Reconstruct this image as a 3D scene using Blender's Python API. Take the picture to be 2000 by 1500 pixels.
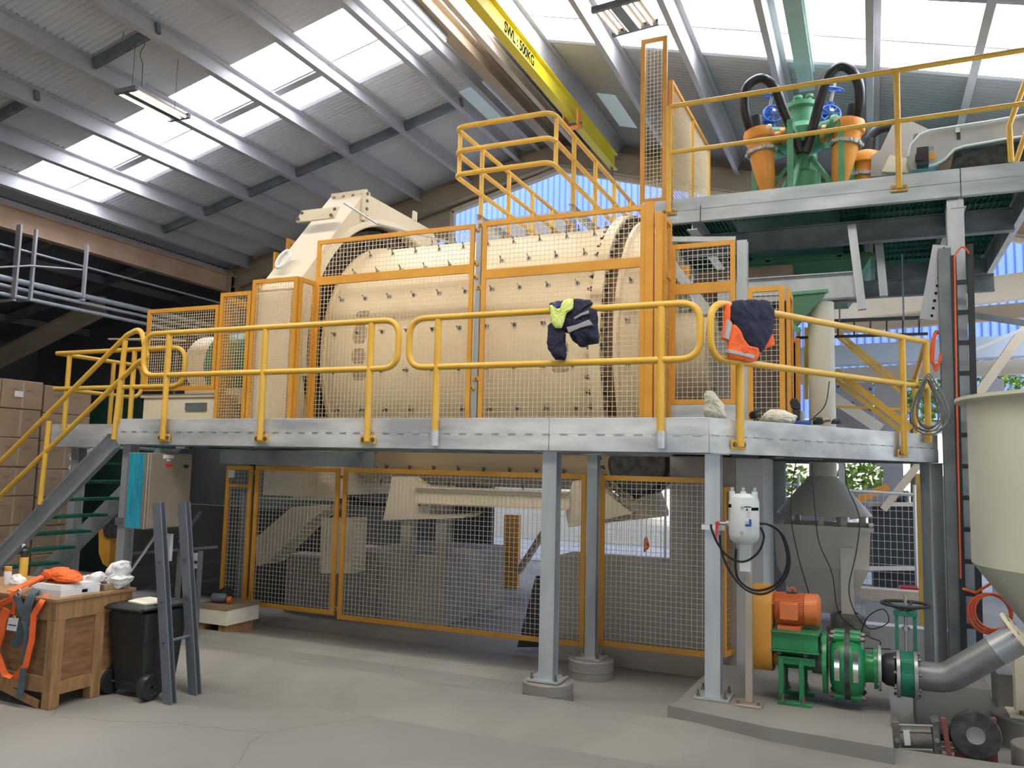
import bpy, math, random
from mathutils import Vector, Matrix
random.seed(7)
V = Vector
for o in list(bpy.data.objects): bpy.data.objects.remove(o)
SC = bpy.context.scene
COL = SC.collection
# ---------------- camera (f = 1600 px of 2000, eye 1.75 m above the machine slab) ----------------
F_PX = 1600.0; EYE = V((0, 0, 1.75))
RX = V((0.91635027, 0.39964075, 0.02427853))     # image right, in world axes
DN = V((-0.01858942, 0.10304128, -0.99450336))   # image down
FW = V((-0.39994576, 0.9108621, 0.10185099))     # view direction
cd = bpy.data.cameras.new('camera'); cam = bpy.data.objects.new('camera', cd); COL.objects.link(cam)
cd.sensor_width = 36; cd.lens = F_PX / 2000 * 36; cd.clip_start = 0.05; cd.clip_end = 200
M3 = Matrix((RX, -DN, -FW)).transposed()
cam.matrix_world = Matrix.Translation(EYE) @ M3.to_4x4()
SC.camera = cam
# ---------------- world, sun, exposure ----------------
SC.view_settings.view_transform = 'Standard'; SC.view_settings.look = 'None'
SC.view_settings.gamma = 1; SC.view_settings.use_curve_mapping = False
SC.view_settings.exposure = 0.05
W = bpy.data.worlds.new('world'); SC.world = W; W.use_nodes = True
wn = W.node_tree.nodes; wl = W.node_tree.links
sky = wn.new('ShaderNodeTexSky'); sky.sky_type = 'HOSEK_WILKIE'; sky.turbidity = 3.0; sky.ground_albedo = 0.4
sky.sun_direction = V((0.35, -0.45, 0.82)).normalized()
mx = wn.new('ShaderNodeMixRGB'); mx.inputs[0].default_value = 0.55
mx.inputs[2].default_value = (0.80, 0.92, 1.0, 1)
wl.new(sky.outputs[0], mx.inputs[1]); wl.new(mx.outputs[0], wn['Background'].inputs[0])
wn['Background'].inputs[1].default_value = 3.4
sl = bpy.data.lights.new('sun', 'SUN'); sl.energy = 9.0; sl.color = (1, .93, .82); sl.angle = math.radians(1.0)
so = bpy.data.objects.new('sun', sl); COL.objects.link(so); so.location = (-6, -10, 20)
so.rotation_euler = (-V((0.35, -0.45, 0.82))).to_track_quat('-Z', 'Y').to_euler()
SKYLIGHT = 7.0      # radiance of the translucent roof sheets

def ray(u, v): return RX * (u - 1000) + DN * (v - 750) + FW * F_PX
def on(i, u, v, c):
    d = ray(u, v); return EYE + d * ((c - EYE[i]) / d[i])
def AX(u, v, x): return on(0, u, v, x)
def AY(u, v, y): return on(1, u, v, y)
def AZ(u, v, z): return on(2, u, v, z)
# ---------------- materials ----------------
def pm(name, c1, c2=None, sc=6.0, rough=0.5, metal=0.0, bump=0.0, det=4, emis=None, lo=.35, hi=.65, stretch=None, alpha=None):
    m = bpy.data.materials.new(name); m.use_nodes = True
    n = m.node_tree.nodes; l = m.node_tree.links; b = n['Principled BSDF']
    b.inputs['Roughness'].default_value = rough; b.inputs['Metallic'].default_value = metal
    b.inputs['Base Color'].default_value = (*c1, 1)
    if c2 is not None or bump:
        tc = n.new('ShaderNodeTexCoord'); mp = n.new('ShaderNodeMapping'); l.new(tc.outputs['Object'], mp.inputs[0])
        if stretch: mp.inputs['Scale'].default_value = stretch
        nz = n.new('ShaderNodeTexNoise'); nz.inputs['Scale'].default_value = sc; nz.inputs['Detail'].default_value = det
        l.new(mp.outputs[0], nz.inputs['Vector'])
        if c2 is not None:
            cr = n.new('ShaderNodeValToRGB'); cr.color_ramp.elements[0].position = lo; cr.color_ramp.elements[1].position = hi
            cr.color_ramp.elements[0].color = (*c1, 1); cr.color_ramp.elements[1].color = (*c2, 1)
            l.new(nz.outputs[0], cr.inputs[0]); l.new(cr.outputs[0], b.inputs['Base Color'])
        if bump:
            bp = n.new('ShaderNodeBump'); bp.inputs['Strength'].default_value = bump; bp.inputs['Distance'].default_value = .02
            l.new(nz.outputs[0], bp.inputs['Height']); l.new(bp.outputs[0], b.inputs['Normal'])
    if emis:
        b.inputs['Emission Color'].default_value = (*c1, 1); b.inputs['Emission Strength'].default_value = emis
    return m
Mt = {}
def D(k, *a, **kw): Mt[k] = pm(k, *a, **kw)
D('yellow', (.74, .42, .05), (.80, .48, .07), sc=3, rough=.42)
D('guard_yellow', (.66, .30, .035), (.74, .36, .05), sc=3, rough=.45)
D('wire', (.85, .70, .46), rough=.5, metal=.2)
D('wire_galv', (.66, .62, .55), rough=.5, metal=.3)
D('cream', (.72, .62, .45), (.78, .68, .50), sc=1.2, rough=.5)
D('cream_drum', (.82, .66, .43), (.88, .74, .50), sc=.9, rough=.45, det=6)
D('galv', (.42, .44, .46), (.78, .79, .78), sc=2.2, rough=.42, metal=.3, det=8, stretch=(.6, 1, 2.2))
D('galv_post', (.42, .45, .47), (.52, .55, .56), sc=5, rough=.4, metal=.5, stretch=(1, 1, .2))
D('galv_dark', (.16, .18, .19), (.24, .27, .28), sc=3, rough=.5, metal=.4)
D('steel_bolt', (.22, .18, .15), rough=.45, metal=.7)
D('concrete', (.21, .20, .185), (.28, .265, .245), sc=.9, rough=.85, bump=.15, det=9)
D('concrete_floor', (.20, .195, .182), (.29, .278, .26), sc=.55, rough=.7, bump=.08, det=10, lo=.3, hi=.7)
D('concrete_wall', (.33, .29, .24), (.42, .38, .33), sc=.8, rough=.85, det=8)
D('concrete_light', (.55, .55, .56), (.62, .62, .63), sc=1.5, rough=.85, det=8)
D('roof', (.66, .66, .68), (.74, .74, .76), sc=.5, rough=.6)  # lightened: haze flare around the skylights is put into the left sheets' colour
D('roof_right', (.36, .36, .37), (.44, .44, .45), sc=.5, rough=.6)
D('purlin', (.42, .41, .42), (.50, .49, .50), sc=1, rough=.6)
D('tan', (.42, .34, .24), (.52, .42, .30), sc=1.2, rough=.7, det=8)
D('tan_light', (.70, .60, .45), (.76, .66, .52), sc=2, rough=.7)
D('dark_steel', (.16, .15, .17), (.22, .21, .22), sc=1, rough=.7)
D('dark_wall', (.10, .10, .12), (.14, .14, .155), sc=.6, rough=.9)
D('blue_clad', (.12, .21, .56), (.15, .25, .62), sc=.4, rough=.5)
D('crane_yellow', (.75, .60, .02), (.80, .66, .05), sc=1, rough=.6)
D('orange_motor', (.62, .14, .03), (.70, .19, .05), sc=4, rough=.5)
D('orange', (.80, .28, .03), (.86, .34, .05), sc=3, rough=.4)
D('pump_green', (.015, .20, .06), (.025, .28, .09), sc=3, rough=.32)
D('valve_green', (.01, .16, .10), (.015, .2, .12), sc=3, rough=.4)
D('hopper_green', (.05, .17, .09), (.07, .20, .11), sc=2, rough=.5)
D('cyclone_green', (.09, .30, .15), (.12, .36, .19), sc=3, rough=.45)
D('grate_green', (.02, .17, .12), (.04, .23, .17), sc=8, rough=.6)
D('blue_paint', (.02, .09, .40), rough=.35)
D('rubber', (.018, .02, .023), (.03, .033, .037), sc=6, rough=.42)
D('hose_black', (.012, .012, .014), rough=.35)
D('black_plastic', (.018, .022, .022), (.026, .03, .03), sc=3, rough=.45)
D('black_ladder', (.03, .033, .038), rough=.5)
D('chrome', (.7, .7, .7), rough=.18, metal=1)
D('pipe_grey', (.20, .205, .21), (.25, .255, .26), sc=8, rough=.45, metal=.35)
D('stainless', (.40, .34, .27), (.46, .40, .32), sc=2, rough=.36, metal=.6)
D('stainless_grey', (.38, .38, .37), (.46, .46, .45), sc=4, rough=.4, metal=.5)
D('blue_film', (.02, .25, .36), (.04, .36, .50), sc=7, rough=.3, stretch=(4, 4, .5))
D('cardboard', (.30, .21, .13), (.35, .25, .16), sc=2, rough=.85)
D('tape', (.40, .31, .2), rough=.6)
D('plywood', (.20, .095, .038), (.30, .16, .07), sc=5, rough=.75, stretch=(1, 1, 5), det=7)
D('timber', (.28, .15, .06), (.40, .23, .10), sc=5, rough=.75, stretch=(6, 6, 1), det=7)
D('white', (.80, .80, .80), rough=.5)
D('paper', (.75, .74, .74), rough=.8)
D('tank_white', (.66, .70, .70), rough=.35)
D('black_ink', (.012, .012, .015), rough=1.0)
Mt['black_ink'].node_tree.nodes['Principled BSDF'].inputs['Specular IOR Level'].default_value = 0.0
D('ink_grey', (.25, .26, .28), rough=.6)
D('red', (.60, .03, .03), rough=.4)
D('hiviz_orange', (.90, .12, .02), (.95, .17, .03), sc=10, rough=.8)
D('hiviz_yellow', (.70, .82, .18), (.78, .88, .3), sc=10, rough=.8)
D('navy', (.012, .013, .035), (.02, .022, .055), sc=12, rough=.85)
D('navy_blue', (.05, .05, .20), (.08, .08, .28), sc=10, rough=.85)
D('reflective', (.38, .36, .35), rough=.4, metal=.2)
D('webbing_grey', (.06, .09, .11), (.09, .12, .14), sc=20, rough=.8)
D('bag_white', (.78, .78, .80), (.86, .86, .88), sc=8, rough=.35)
D('cloth_cream', (.80, .76, .62), (.86, .82, .70), sc=10, rough=.85)
D('grey_paint', (.13, .15, .18), (.16, .18, .21), sc=4, rough=.45)
D('tank_cream', (.66, .67, .54), (.70, .71, .58), sc=.7, rough=.4)
D('funnel_cream', (.72, .68, .60), (.78, .74, .66), sc=1.5, rough=.5)
D('duct_cream', (.68, .66, .54), (.72, .70, .58), sc=1.5, rough=.5)
D('red_old', (.20, .05, .05), (.30, .09, .08), sc=14, rough=.7)
D('iron', (.045, .045, .045), (.10, .10, .095), sc=14, rough=.55, metal=.4)
D('dirty_metal', (.14, .13, .12), (.24, .23, .20), sc=12, rough=.5, metal=.4)
D('cable_orange', (.85, .13, .03), rough=.4)
D('leaf', (.10, .22, .03), (.30, .42, .08), sc=9, rough=.8)
D('lamp', (1, .96, 1), emis=5.0)
D('reflector', (.52, .42, .30), rough=.5)
D('asphalt', (.34, .36, .42), (.44, .46, .52), sc=3, rough=.9)
D('grey_panel', (.30, .30, .33), (.36, .36, .39), sc=1.2, rough=.6)
D('pale_blue', (.62, .74, .92), (.72, .82, .95), sc=.5, rough=.4)
D('bronze', (.25, .16, .10), (.32, .2, .12), sc=5, rough=.6)
# translucent roof sheet: daylight coming through it
m = bpy.data.materials.new('skylight'); m.use_nodes = True; n = m.node_tree.nodes; b = n['Principled BSDF']
b.inputs['Base Color'].default_value = (.9, .93, 1, 1); b.inputs['Emission Color'].default_value = (.88, .92, 1.0, 1)
b.inputs['Emission Strength'].default_value = SKYLIGHT; Mt['skylight'] = m
m = bpy.data.materials.new('unseen_fill_strip'); m.use_nodes = True; n = m.node_tree.nodes; b = n['Principled BSDF']
b.inputs['Base Color'].default_value = (.9, .93, 1, 1); b.inputs['Emission Color'].default_value = (1.0, .94, .84, 1)
b.inputs['Emission Strength'].default_value = 12.0; Mt['unseen_fill_strip'] = m  # warm glow of the added fill strips in the unseen front roof
m = bpy.data.materials.new('pane_blue'); m.use_nodes = True; n = m.node_tree.nodes; b = n['Principled BSDF']
b.inputs['Base Color'].default_value = (.40, .48, .50, 1); b.inputs['Emission Color'].default_value = (.42, .50, .52, 1)
b.inputs['Emission Strength'].default_value = .35; Mt['skylight_dim'] = m
# concrete floor gets saw cuts and cracks of its own
def floor_cracks(mat):
    n = mat.node_tree.nodes; l = mat.node_tree.links; b = n['Principled BSDF']
    src = b.inputs['Base Color'].links[0].from_socket
    tc = n.new('ShaderNodeTexCoord'); vo = n.new('ShaderNodeTexVoronoi'); vo.feature = 'DISTANCE_TO_EDGE'; vo.inputs['Scale'].default_value = .33
    nz = n.new('ShaderNodeTexNoise'); nz.inputs['Scale'].default_value = 1.3; nz.inputs['Detail'].default_value = 6
    ma = n.new('ShaderNodeVectorMath'); ma.operation = 'MULTIPLY_ADD'; ma.inputs[1].default_value = (.5, .5, 0)
    l.new(tc.outputs['Object'], nz.inputs[0]); l.new(nz.outputs['Color'], ma.inputs[0]); l.new(tc.outputs['Object'], ma.inputs[2])
    l.new(ma.outputs[0], vo.inputs['Vector'])
    cr = n.new('ShaderNodeValToRGB'); cr.color_ramp.elements[0].color = (.5, .49, .48, 1); cr.color_ramp.elements[1].position = .003
    l.new(vo.outputs['Distance'], cr.inputs[0])
    mu = n.new('ShaderNodeMixRGB'); mu.blend_type = 'MULTIPLY'; mu.inputs[0].default_value = .45
    l.new(src, mu.inputs[1]); l.new(cr.outputs[0], mu.inputs[2]); l.new(mu.outputs[0], b.inputs['Base Color'])
floor_cracks(Mt['concrete_floor'])

# ---------------- mesh collector ----------------
def frame(d, up=V((0, 0, 1))):
    d = d.normalized()
    if abs(d.dot(up)) > .98: up = V((0, 1, 0)) if abs(d.y) < .9 else V((1, 0, 0))
    s = d.cross(up).normalized(); return d, s, s.cross(d).normalized()
class MB:
    def __init__(s): s.v = []; s.f = []
    def add(s, vs, fs):
        k = len(s.v); s.v += [tuple(x) for x in vs]; s.f += [tuple(i + k for i in f) for f in fs]; return s
    def box(s, x0, x1, y0, y1, z0, z1):
        vs = [(x, y, z) for x in (x0, x1) for y in (y0, y1) for z in (z0, z1)]
        return s.add(vs, [(0, 1, 3, 2), (4, 6, 7, 5), (0, 4, 5, 1), (2, 3, 7, 6), (0, 2, 6, 4), (1, 5, 7, 3)])
    def bar(s, p, q, w, h, up=V((0, 0, 1)), off=(0, 0)):
        p = V(p); q = V(q); d, a, b = frame(q - p, up)
        o = a * off[0] + b * off[1]
        vs = [c + o + a * (i * w / 2) + b * (j * h / 2) for c in (p, q) for i, j in ((-1, -1), (1, -1), (1, 1), (-1, 1))]
        return s.add(vs, [(3, 2, 1, 0), (4, 5, 6, 7), (0, 1, 5, 4), (1, 2, 6, 5), (2, 3, 7, 6), (3, 0, 4, 7)])
    def ibeam(s, p, q, w, h, t=.012, up=V((0, 0, 1)), kind='I'):
        s.bar(p, q, w, t, up, (0, h / 2 - t / 2)); s.bar(p, q, w, t, up, (0, -h / 2 + t / 2))
        return s.bar(p, q, t, h - 2 * t, up, ((0 if kind == 'I' else (w / 2 - t / 2) * (1 if kind == 'C' else -1)), 0))
    def cyl(s, p, q, r, r2=None, n=16, cap=True):
        p = V(p); q = V(q); r2 = r if r2 is None else r2; d, a, b = frame(q - p)
        vs = []
        for c, rr in ((p, r), (q, r2)):
            for i in range(n):
                t = 2 * math.pi * i / n; vs.append(c + a * (rr * math.cos(t)) + b * (rr * math.sin(t)))
        fs = [(i, (i + 1) % n, n + (i + 1) % n, n + i) for i in range(n)]
        if cap: fs += [tuple(reversed(range(n))), tuple(range(n, 2 * n))]
        return s.add(vs, fs)
    def lathe(s, o, axis, prof, n=32, a0=0.0, a1=None, ref=V((0, 0, 1))):
        o = V(o); d, a, b = frame(V(axis), ref)
        full = a1 is None; a1 = 2 * math.pi if full else a1; m = n if full else n + 1; vs = []
        for (r, h) in prof:
            for i in range(m):
                t = a0 + (a1 - a0) * i / n; vs.append(o + d * h + a * (r * math.sin(t)) + b * (r * math.cos(t)))
        fs = []
        for j in range(len(prof) - 1):
            for i in range(n):
                i2 = (i + 1) % m; fs.append((j * m + i, j * m + i2, (j + 1) * m + i2, (j + 1) * m + i))
        return s.add(vs, fs)
    def tube(s, pts, r, n=10, closed=False):
        pts = [V(p) for p in pts]; N = len(pts); vs = []; prev = None
        for k, p in enumerate(pts):
            a = pts[(k - 1) % N] if (closed or k) else p; c = pts[(k + 1) % N] if (closed or k < N - 1) else p
            d = (c - a).normalized()
            if prev is None: _, x, _2 = frame(d)
            else:
                x = prev - d * prev.dot(d)
                if x.length < 1e-5: _, x, _2 = frame(d)
                x.normalize()
            prev = x; y = d.cross(x)
            rr = r[k] if isinstance(r, (list, tuple)) else r
            for i in range(n):
                t = 2 * math.pi * i / n; vs.append(p + x * (rr * math.cos(t)) + y * (rr * math.sin(t)))
        fs = []
        for k in range(N if closed else N - 1):
            k2 = (k + 1) % N
            for i in range(n): fs.append((k * n + i, k * n + (i + 1) % n, k2 * n + (i + 1) % n, k2 * n + i))
        if not closed: fs += [tuple(reversed(range(n))), tuple(range((N - 1) * n, N * n))]
        return s.add(vs, fs)
    def prism(s, poly, ext):
        poly = [V(p) for p in poly]; e = V(ext); n = len(poly)
        vs = poly + [p + e for p in poly]
        return s.add(vs, [tuple(reversed(range(n))), tuple(range(n, 2 * n))] + [(i, (i + 1) % n, n + (i + 1) % n, n + i) for i in range(n)])
    def torus(s, c, axis, R, r, n=32, m=8):
        d, a, b = frame(V(axis))
        return s.tube([V(c) + a * (R * math.cos(2 * math.pi * i / n)) + b * (R * math.sin(2 * math.pi * i / n)) for i in range(n)], r, m, True)
    def hexnut(s, c, axis, r, h):
        c = V(c); return s.cyl(c, c + V(axis).normalized() * h, r, n=6)
    def build(s, name, mat, parent=None, smooth=True, bevel=0):
        me = bpy.data.meshes.new(name)
        if parent is None and s.v:
            xs = [p[0] for p in s.v]; ys = [p[1] for p in s.v]; zs = [p[2] for p in s.v]
            c = V(((min(xs) + max(xs)) / 2, (min(ys) + max(ys)) / 2, min(zs)))
        else: c = V((0, 0, 0))
        me.from_pydata([(p[0] - c.x, p[1] - c.y, p[2] - c.z) for p in s.v], [], s.f); me.update()
        me.materials.append(Mt[mat] if isinstance(mat, str) else mat)
        if smooth:
            me.polygons.foreach_set('use_smooth', [True] * len(me.polygons)); me.set_sharp_from_angle(angle=math.radians(35))
        ob = bpy.data.objects.new(name, me); COL.objects.link(ob); ob.location = c
        if parent is not None:
            ob.parent = parent; ob.matrix_parent_inverse = world_of(parent).inverted()
        if bevel:
            bv = ob.modifiers.new('bevel', 'BEVEL'); bv.width = bevel; bv.segments = 2; bv.limit_method = 'ANGLE'
        return ob
def world_of(o):
    m = Matrix.LocRotScale(o.location, o.rotation_euler, o.scale)
    if o.parent: m = world_of(o.parent) @ o.matrix_parent_inverse @ m
    return m
def tag(o, label=None, cat=None, group=None, kind=None):
    if label: o['label'] = label
    if cat: o['category'] = cat
    if group: o['group'] = group
    if kind: o['kind'] = kind
    return o
def thing(name, loc, label, cat, group=None):
    o = bpy.data.objects.new(name, None); COL.objects.link(o); o.location = loc; o.empty_display_size = .1
    return tag(o, label, cat, group)
def struct(name, mb, mat, **k): return tag(mb.build(name, mat, None, **k), kind='structure')
def kids(o): return [c for c in COL.objects if c.parent == o]
def dup(o, loc, rot=None, label=None, group=None):
    r = o.copy(); COL.objects.link(r); r.location = loc
    if rot is not None: r.rotation_euler = rot
    if label: r['label'] = label
    if group: r['group'] = group
    for c in kids(o):
        d = c.copy(); COL.objects.link(d); d.parent = r
        for g in kids(c):
            e = g.copy(); COL.objects.link(e); e.parent = d
    return r
def fillet(pts, r, seg=6, closed=False):
    pts = [V(p) for p in pts]; N = len(pts); out = []
    for k in range(N):
        if not closed and k in (0, N - 1): out.append(pts[k]); continue
        p = pts[k]; a = pts[(k - 1) % N] - p; b = pts[(k + 1) % N] - p
        la, lb = a.length, b.length; a.normalize(); b.normalize()
        ang = a.angle(b)
        if ang > 3.0: out.append(p); continue
        t = min(r / math.tan(ang / 2), la * .49, lb * .49)
        A = p + a * t; B = p + b * t
        for i in range(seg + 1):
            s_ = i / seg; out.append(A * (1 - s_) ** 2 + p * (2 * s_ * (1 - s_)) + B * s_ ** 2)
    return out
D('shade_backing', (.05, .06, .055), (.08, .085, .08), sc=1, rough=.8)  # near-black standing for the shade beneath and behind the mill
D('green_dark', (.008, .035, .025), (.012, .05, .035), sc=2, rough=.5)
D('machine_grey', (.30, .27, .23), (.36, .33, .28), sc=2, rough=.6)
D('brown_dark', (.10, .07, .05), (.16, .11, .07), sc=3, rough=.6)
D('sunlit_wall', (.70, .66, .60), (.78, .74, .68), sc=.7, rough=.8)  # pale colour chosen so the lower outside wall reads as sunlit
D('galv_cool', (.30, .34, .36), (.52, .56, .58), sc=2.2, rough=.42, metal=.35, det=8, stretch=(.6, 1, 2.2))
D('green_grey', (.30, .42, .36), (.38, .50, .44), sc=1.5, rough=.5)
D('runway_tan', (.50, .33, .22), (.62, .44, .30), sc=1.5, rough=.7, det=8)
D('stain', (.36, .27, .17), (.50, .40, .26), sc=18, rough=.6, det=8)
# =====================================================================  SETTING
FZ = -0.19        # shop floor; the machine slab's plinths are at 0
RXc, RZ, RY = -6.05, 8.90, 16.0      # ridge line, far frame
TL, TR = math.tan(math.radians(13.5)), math.tan(math.radians(15.5))
XL, XR = -15.2, 7.5
def roofz(x): return RZ - (RXc - x) * TL if x < RXc else RZ - (x - RXc) * TR
# floor: one slab outside, bund hump, inner slab
struct('floor', MB().box(-24, 12, -8, 30, FZ - .3, FZ), 'concrete_floor', smooth=False)
hp = [(6.42, FZ), (6.40, -.09), (6.28, -.08), (6.1, -.10), (5.62, FZ + .003), (5.6, FZ)]
struct('trim_1', MB().prism([(-8.6, y, z) for y, z in hp], (7.25 + 3.6, 0, 0)), 'concrete', smooth=False)
struct('trim_2', MB().prism([(-7.9, 7.42, FZ), (-7.9, 7.42, FZ + .035), (-7.9, 7.3, FZ + .05), (-7.9, 7.18, FZ + .03), (-7.9, 7.1, FZ)], (5.15, 0, 0)), 'concrete', smooth=False)
# pump plinth
pl = MB().prism([(-1.44, 6.34, FZ), (-.69, 6.15, FZ), (.10, 6.08, FZ), (.10, 7.9, FZ), (-1.35, 7.9, FZ), (-1.40, 6.45, FZ)], (0, 0, .19))
struct('trim_3', pl, 'concrete', smooth=False)
def sheet(name, sgn, y0, y1, mat, xa=None, xb=None, amp=.021, dz=0.0, pitch=.1):
    xe = (XL if sgn < 0 else XR) if xb is None else xb
    xs = RXc if xa is None else xa
    n = max(2, int((y1 - y0) / pitch * 5)); vs = []; fs = []
    for i in range(n + 1):
        y = y0 + (y1 - y0) * i / n; z = amp * math.sin(2 * math.pi * y / pitch) + dz
        vs += [(xs, y, roofz(xs + (1e-4 if sgn > 0 else -1e-4)) + z), (xe, y, roofz(xe) + z)]
    for i in range(n): fs.append((2 * i, 2 * i + 1, 2 * i + 3, 2 * i + 2))
    return MB().add(vs, fs)
SK0, SK1 = 9.72, 11.40
for i, (sg, a, b_) in enumerate(((-1, SK1, 17.2), (-1, 4.4, SK0), (1, SK1, 17.2), (1, 4.4, SK0), (-1, -7.5, 2.9), (1, -7.5, 2.9))):
    nm = ('ceiling_left', 'ceiling_left', 'ceiling_right', 'ceiling_right', 'ceiling_left', 'ceiling_right')[i]
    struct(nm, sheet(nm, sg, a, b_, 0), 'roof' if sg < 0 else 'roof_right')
wi = 0
for sg in (-1, 1):
    wi += 1; struct('window_%d' % wi, sheet('s', sg, SK0, SK1, 0, xb=(-14.3 if sg < 0 else None)), 'skylight')
for sg in (-1, 1):
    wi += 1; struct('window_%d' % wi, sheet('s', sg, 2.9, 4.4, 0, xb=(-11 if sg < 0 else 2)), 'unseen_fill_strip')  # added roof strips out of view, glowing as front fill
# the strip of metal sheet beyond the left skylight's lower end
struct('ceiling_left', MB().prism([(XL, SK0, roofz(XL)), (-14.3, SK0, roofz(-14.3)), (-14.3, SK1, roofz(-14.3)), (XL, SK1, roofz(XL))], (0, 0, .01)), 'roof')
for (a_, b2_) in ((XL, -11.0), (2.0, XR)):
    struct('ceiling_left' if a_ < 0 else 'ceiling_right', MB().prism([(a_, 2.9, roofz(a_)), (b2_, 2.9, roofz(b2_)), (b2_, 4.4, roofz(b2_)), (a_, 4.4, roofz(a_))], (0, 0, .01)), 'roof')
# sheets laps: one lap strip down each slope under the skylight
for sg in (-1, 1):
    x1 = -14.3 if sg < 0 else XR
    p, q = V((RXc, 10.66, RZ - .01)), V((x1, 10.66, roofz(x1) - .01))
    mb = MB().bar(p, q, .03, .02)
    if sg < 0:
        for (xa_, xb2) in ((-13.0, -11.9), (-10.6, -9.4), (-9.3, -8.15)): mb.bar((xa_, 10.75, roofz(xa_) - .03), (xb2, 10.75, roofz(xb2) - .03), .16, .05)
    struct('trim_4' if sg < 0 else 'trim_5', mb, 'purlin')
# small dull sheets at the far bay
for (pa, nm) in (((910, 212), 'window_5'), ((1165, 190), 'window_6')):
    x0, y0 = (-7.15, 12.9) if nm == 'window_5' else (-4.35, 13.3)
    x1 = x0 + .85 if nm == 'window_5' else x0 + .35
    yy = 1.5
    struct(nm, MB().prism([(x0, y0, roofz(x0) - .03), (x1, y0, roofz(x1) - .03), (x1, y0 + yy, roofz(x1) - .03), (x0, y0 + yy, roofz(x0) - .03)], (0, 0, .008)), 'skylight_dim')
# purlins
k = 6
PXS = [-14.25, -13.05, -11.85, -10.65, -9.35, -8.1, -6.9, -4.62, -3.42, -2.22, -1.06, 0.12, 1.24, 2.4, 3.6, 4.8, 6.0]
for x in PXS:
    z = roofz(x) - .195
    mb = MB().ibeam((x, -7.4, z), (x, 15.95, z), .09, .34, .01, V((-TL if x < RXc else TR, 0, 1)).normalized(), 'Z')
    struct('trim_%d' % k, mb, 'purlin', smooth=False); k += 1
# bridging between purlins
for y in (8.25, 13.1):
    mb = MB()
    for a, b_ in zip(PXS[:6], PXS[1:7]):
        if y < 9 and not (-11 < a < -10 or -13.5 < a < -12.5): continue
        mb.bar((a, y, roofz(a) - .13), (b_, y, roofz(b_) - .13), .07, .16)
    struct('trim_%d' % k, mb, 'galv_dark', smooth=False); k += 1
# brace angle under sheets, thin
# far portal frame rafters + gable
def rafter(y, mat='tan', w=.18, h=.42):
    global k
    for xe in (XL + .3, XR):
        mb = MB().ibeam((RXc, y, RZ - .26 - h / 2), (xe, y, roofz(xe) - .26 - h / 2), w, h, .014)
        struct('trim_%d' % k, mb, mat, smooth=False); k += 1
rafter(15.85)
# gable wall at Y=16 : closed to the left, openings to blue cladding beyond
gx = AY(884, 420, 16).x; gx2 = AY(868, 430, 16).x; gx1 = AY(818, 440, 16).x
gz0 = AY(884, 414, 16).z; gap = AY(1093, 332, 16)
gr = AY(1250, 356, 16)
def gz(x):   # underside line of the tan band
    return gap.z + (x - gap.x) * ((gz0 - gap.z) / (gx - gap.x)) if x < gap.x else gap.z + (x - gap.x) * ((gr.z - gap.z) / (gr.x - gap.x))
def wallstrip(x0, x1, zl, zh):
    n = 6; mb = MB()
    for i in range(n):
        a = x0 + (x1 - x0) * i / n; b_ = x0 + (x1 - x0) * (i + 1) / n
        mb.prism([(a, 16.05, zl(a)), (b_, 16.05, zl(b_)), (b_, 16.05, zh(b_)), (a, 16.05, zh(a))], (0, .12, 0))
    return mb
top = lambda x: roofz(x) - .02
wb = wallstrip(gx, gap.x, gz, top); 
for (a, b_, zl, zh) in ((gap.x, RXc + .0001, gz, top), (RXc + .0001, XR, gz, top), (XL, gx1, lambda x: FZ, top), (gx2, gx, lambda x: FZ, top),
                        (gx1, gx2, lambda x: gz0 - .75 + (x - gx1) * .5 - .1, top)):
    m2 = wallstrip(a, b_, zl, zh); wb.add(m2.v, m2.f)
m2 = wallstrip(gx1, gx2, lambda x: FZ, lambda x: 5.3); wb.add(m2.v, m2.f)
struct('wall_back', wb, 'tan', smooth=False)
tr = MB()
pts = [V((gx + .02, 15.98, 4.0)), V((gx + .02, 15.98, gz0)), V((gap.x, 15.98, gap.z)), V((gr.x, 15.98, gr.z)), V((XR, 15.98, gz(XR)))]
for a, b_ in zip(pts, pts[1:]): tr.bar(a, b_, .1, .1)
struct('trim_%d' % k, tr, 'tan_light', smooth=False); k += 1
# blue clad building beyond, ribs modelled
cl = MB(); vs = []; n = 760
for i in range(n + 1):
    x = -13 + 33 * i / n; d = (.02, .02, -.02, -.02)[i % 4]
    vs += [(x, 21 + d, 3.1), (x, 21 + d, 13)]
cl.add(vs, [(2 * i, 2 * i + 2, 2 * i + 3, 2 * i + 1) for i in range(n)])
struct('wall_outside', cl, 'blue_clad', smooth=False)
struct('wall_outside', MB().box(-13, 20, 21.2, 21.5, -.2, 3.1), 'sunlit_wall', smooth=False)
# side, left lean-to and front walls
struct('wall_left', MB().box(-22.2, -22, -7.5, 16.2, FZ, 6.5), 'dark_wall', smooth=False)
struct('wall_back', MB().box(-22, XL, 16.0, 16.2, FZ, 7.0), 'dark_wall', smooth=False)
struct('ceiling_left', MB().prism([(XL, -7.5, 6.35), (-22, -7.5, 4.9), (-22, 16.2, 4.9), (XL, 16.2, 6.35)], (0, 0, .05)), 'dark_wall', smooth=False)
for y in (4, 6.4, 8.8, 11.2, 13.6):
    struct('trim_%d' % k, MB().bar((XL, y, 6.2), (-22, y, 4.75), .1, .2), 'dark_steel', smooth=False); k += 1
for x in (-16.6, -18.2, -20):
    z = 6.35 + (x - XL) * (1.45 / 6.8) - .12
    struct('trim_%d' % k, MB().bar((x, -7, z), (x, 16, z), .09, .18), 'dark_steel', smooth=False); k += 1
struct('wall_left', MB().box(XL - .04, XL, -7.5, 16.2, 6.3, 6.78), 'dark_wall', smooth=False)
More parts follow.
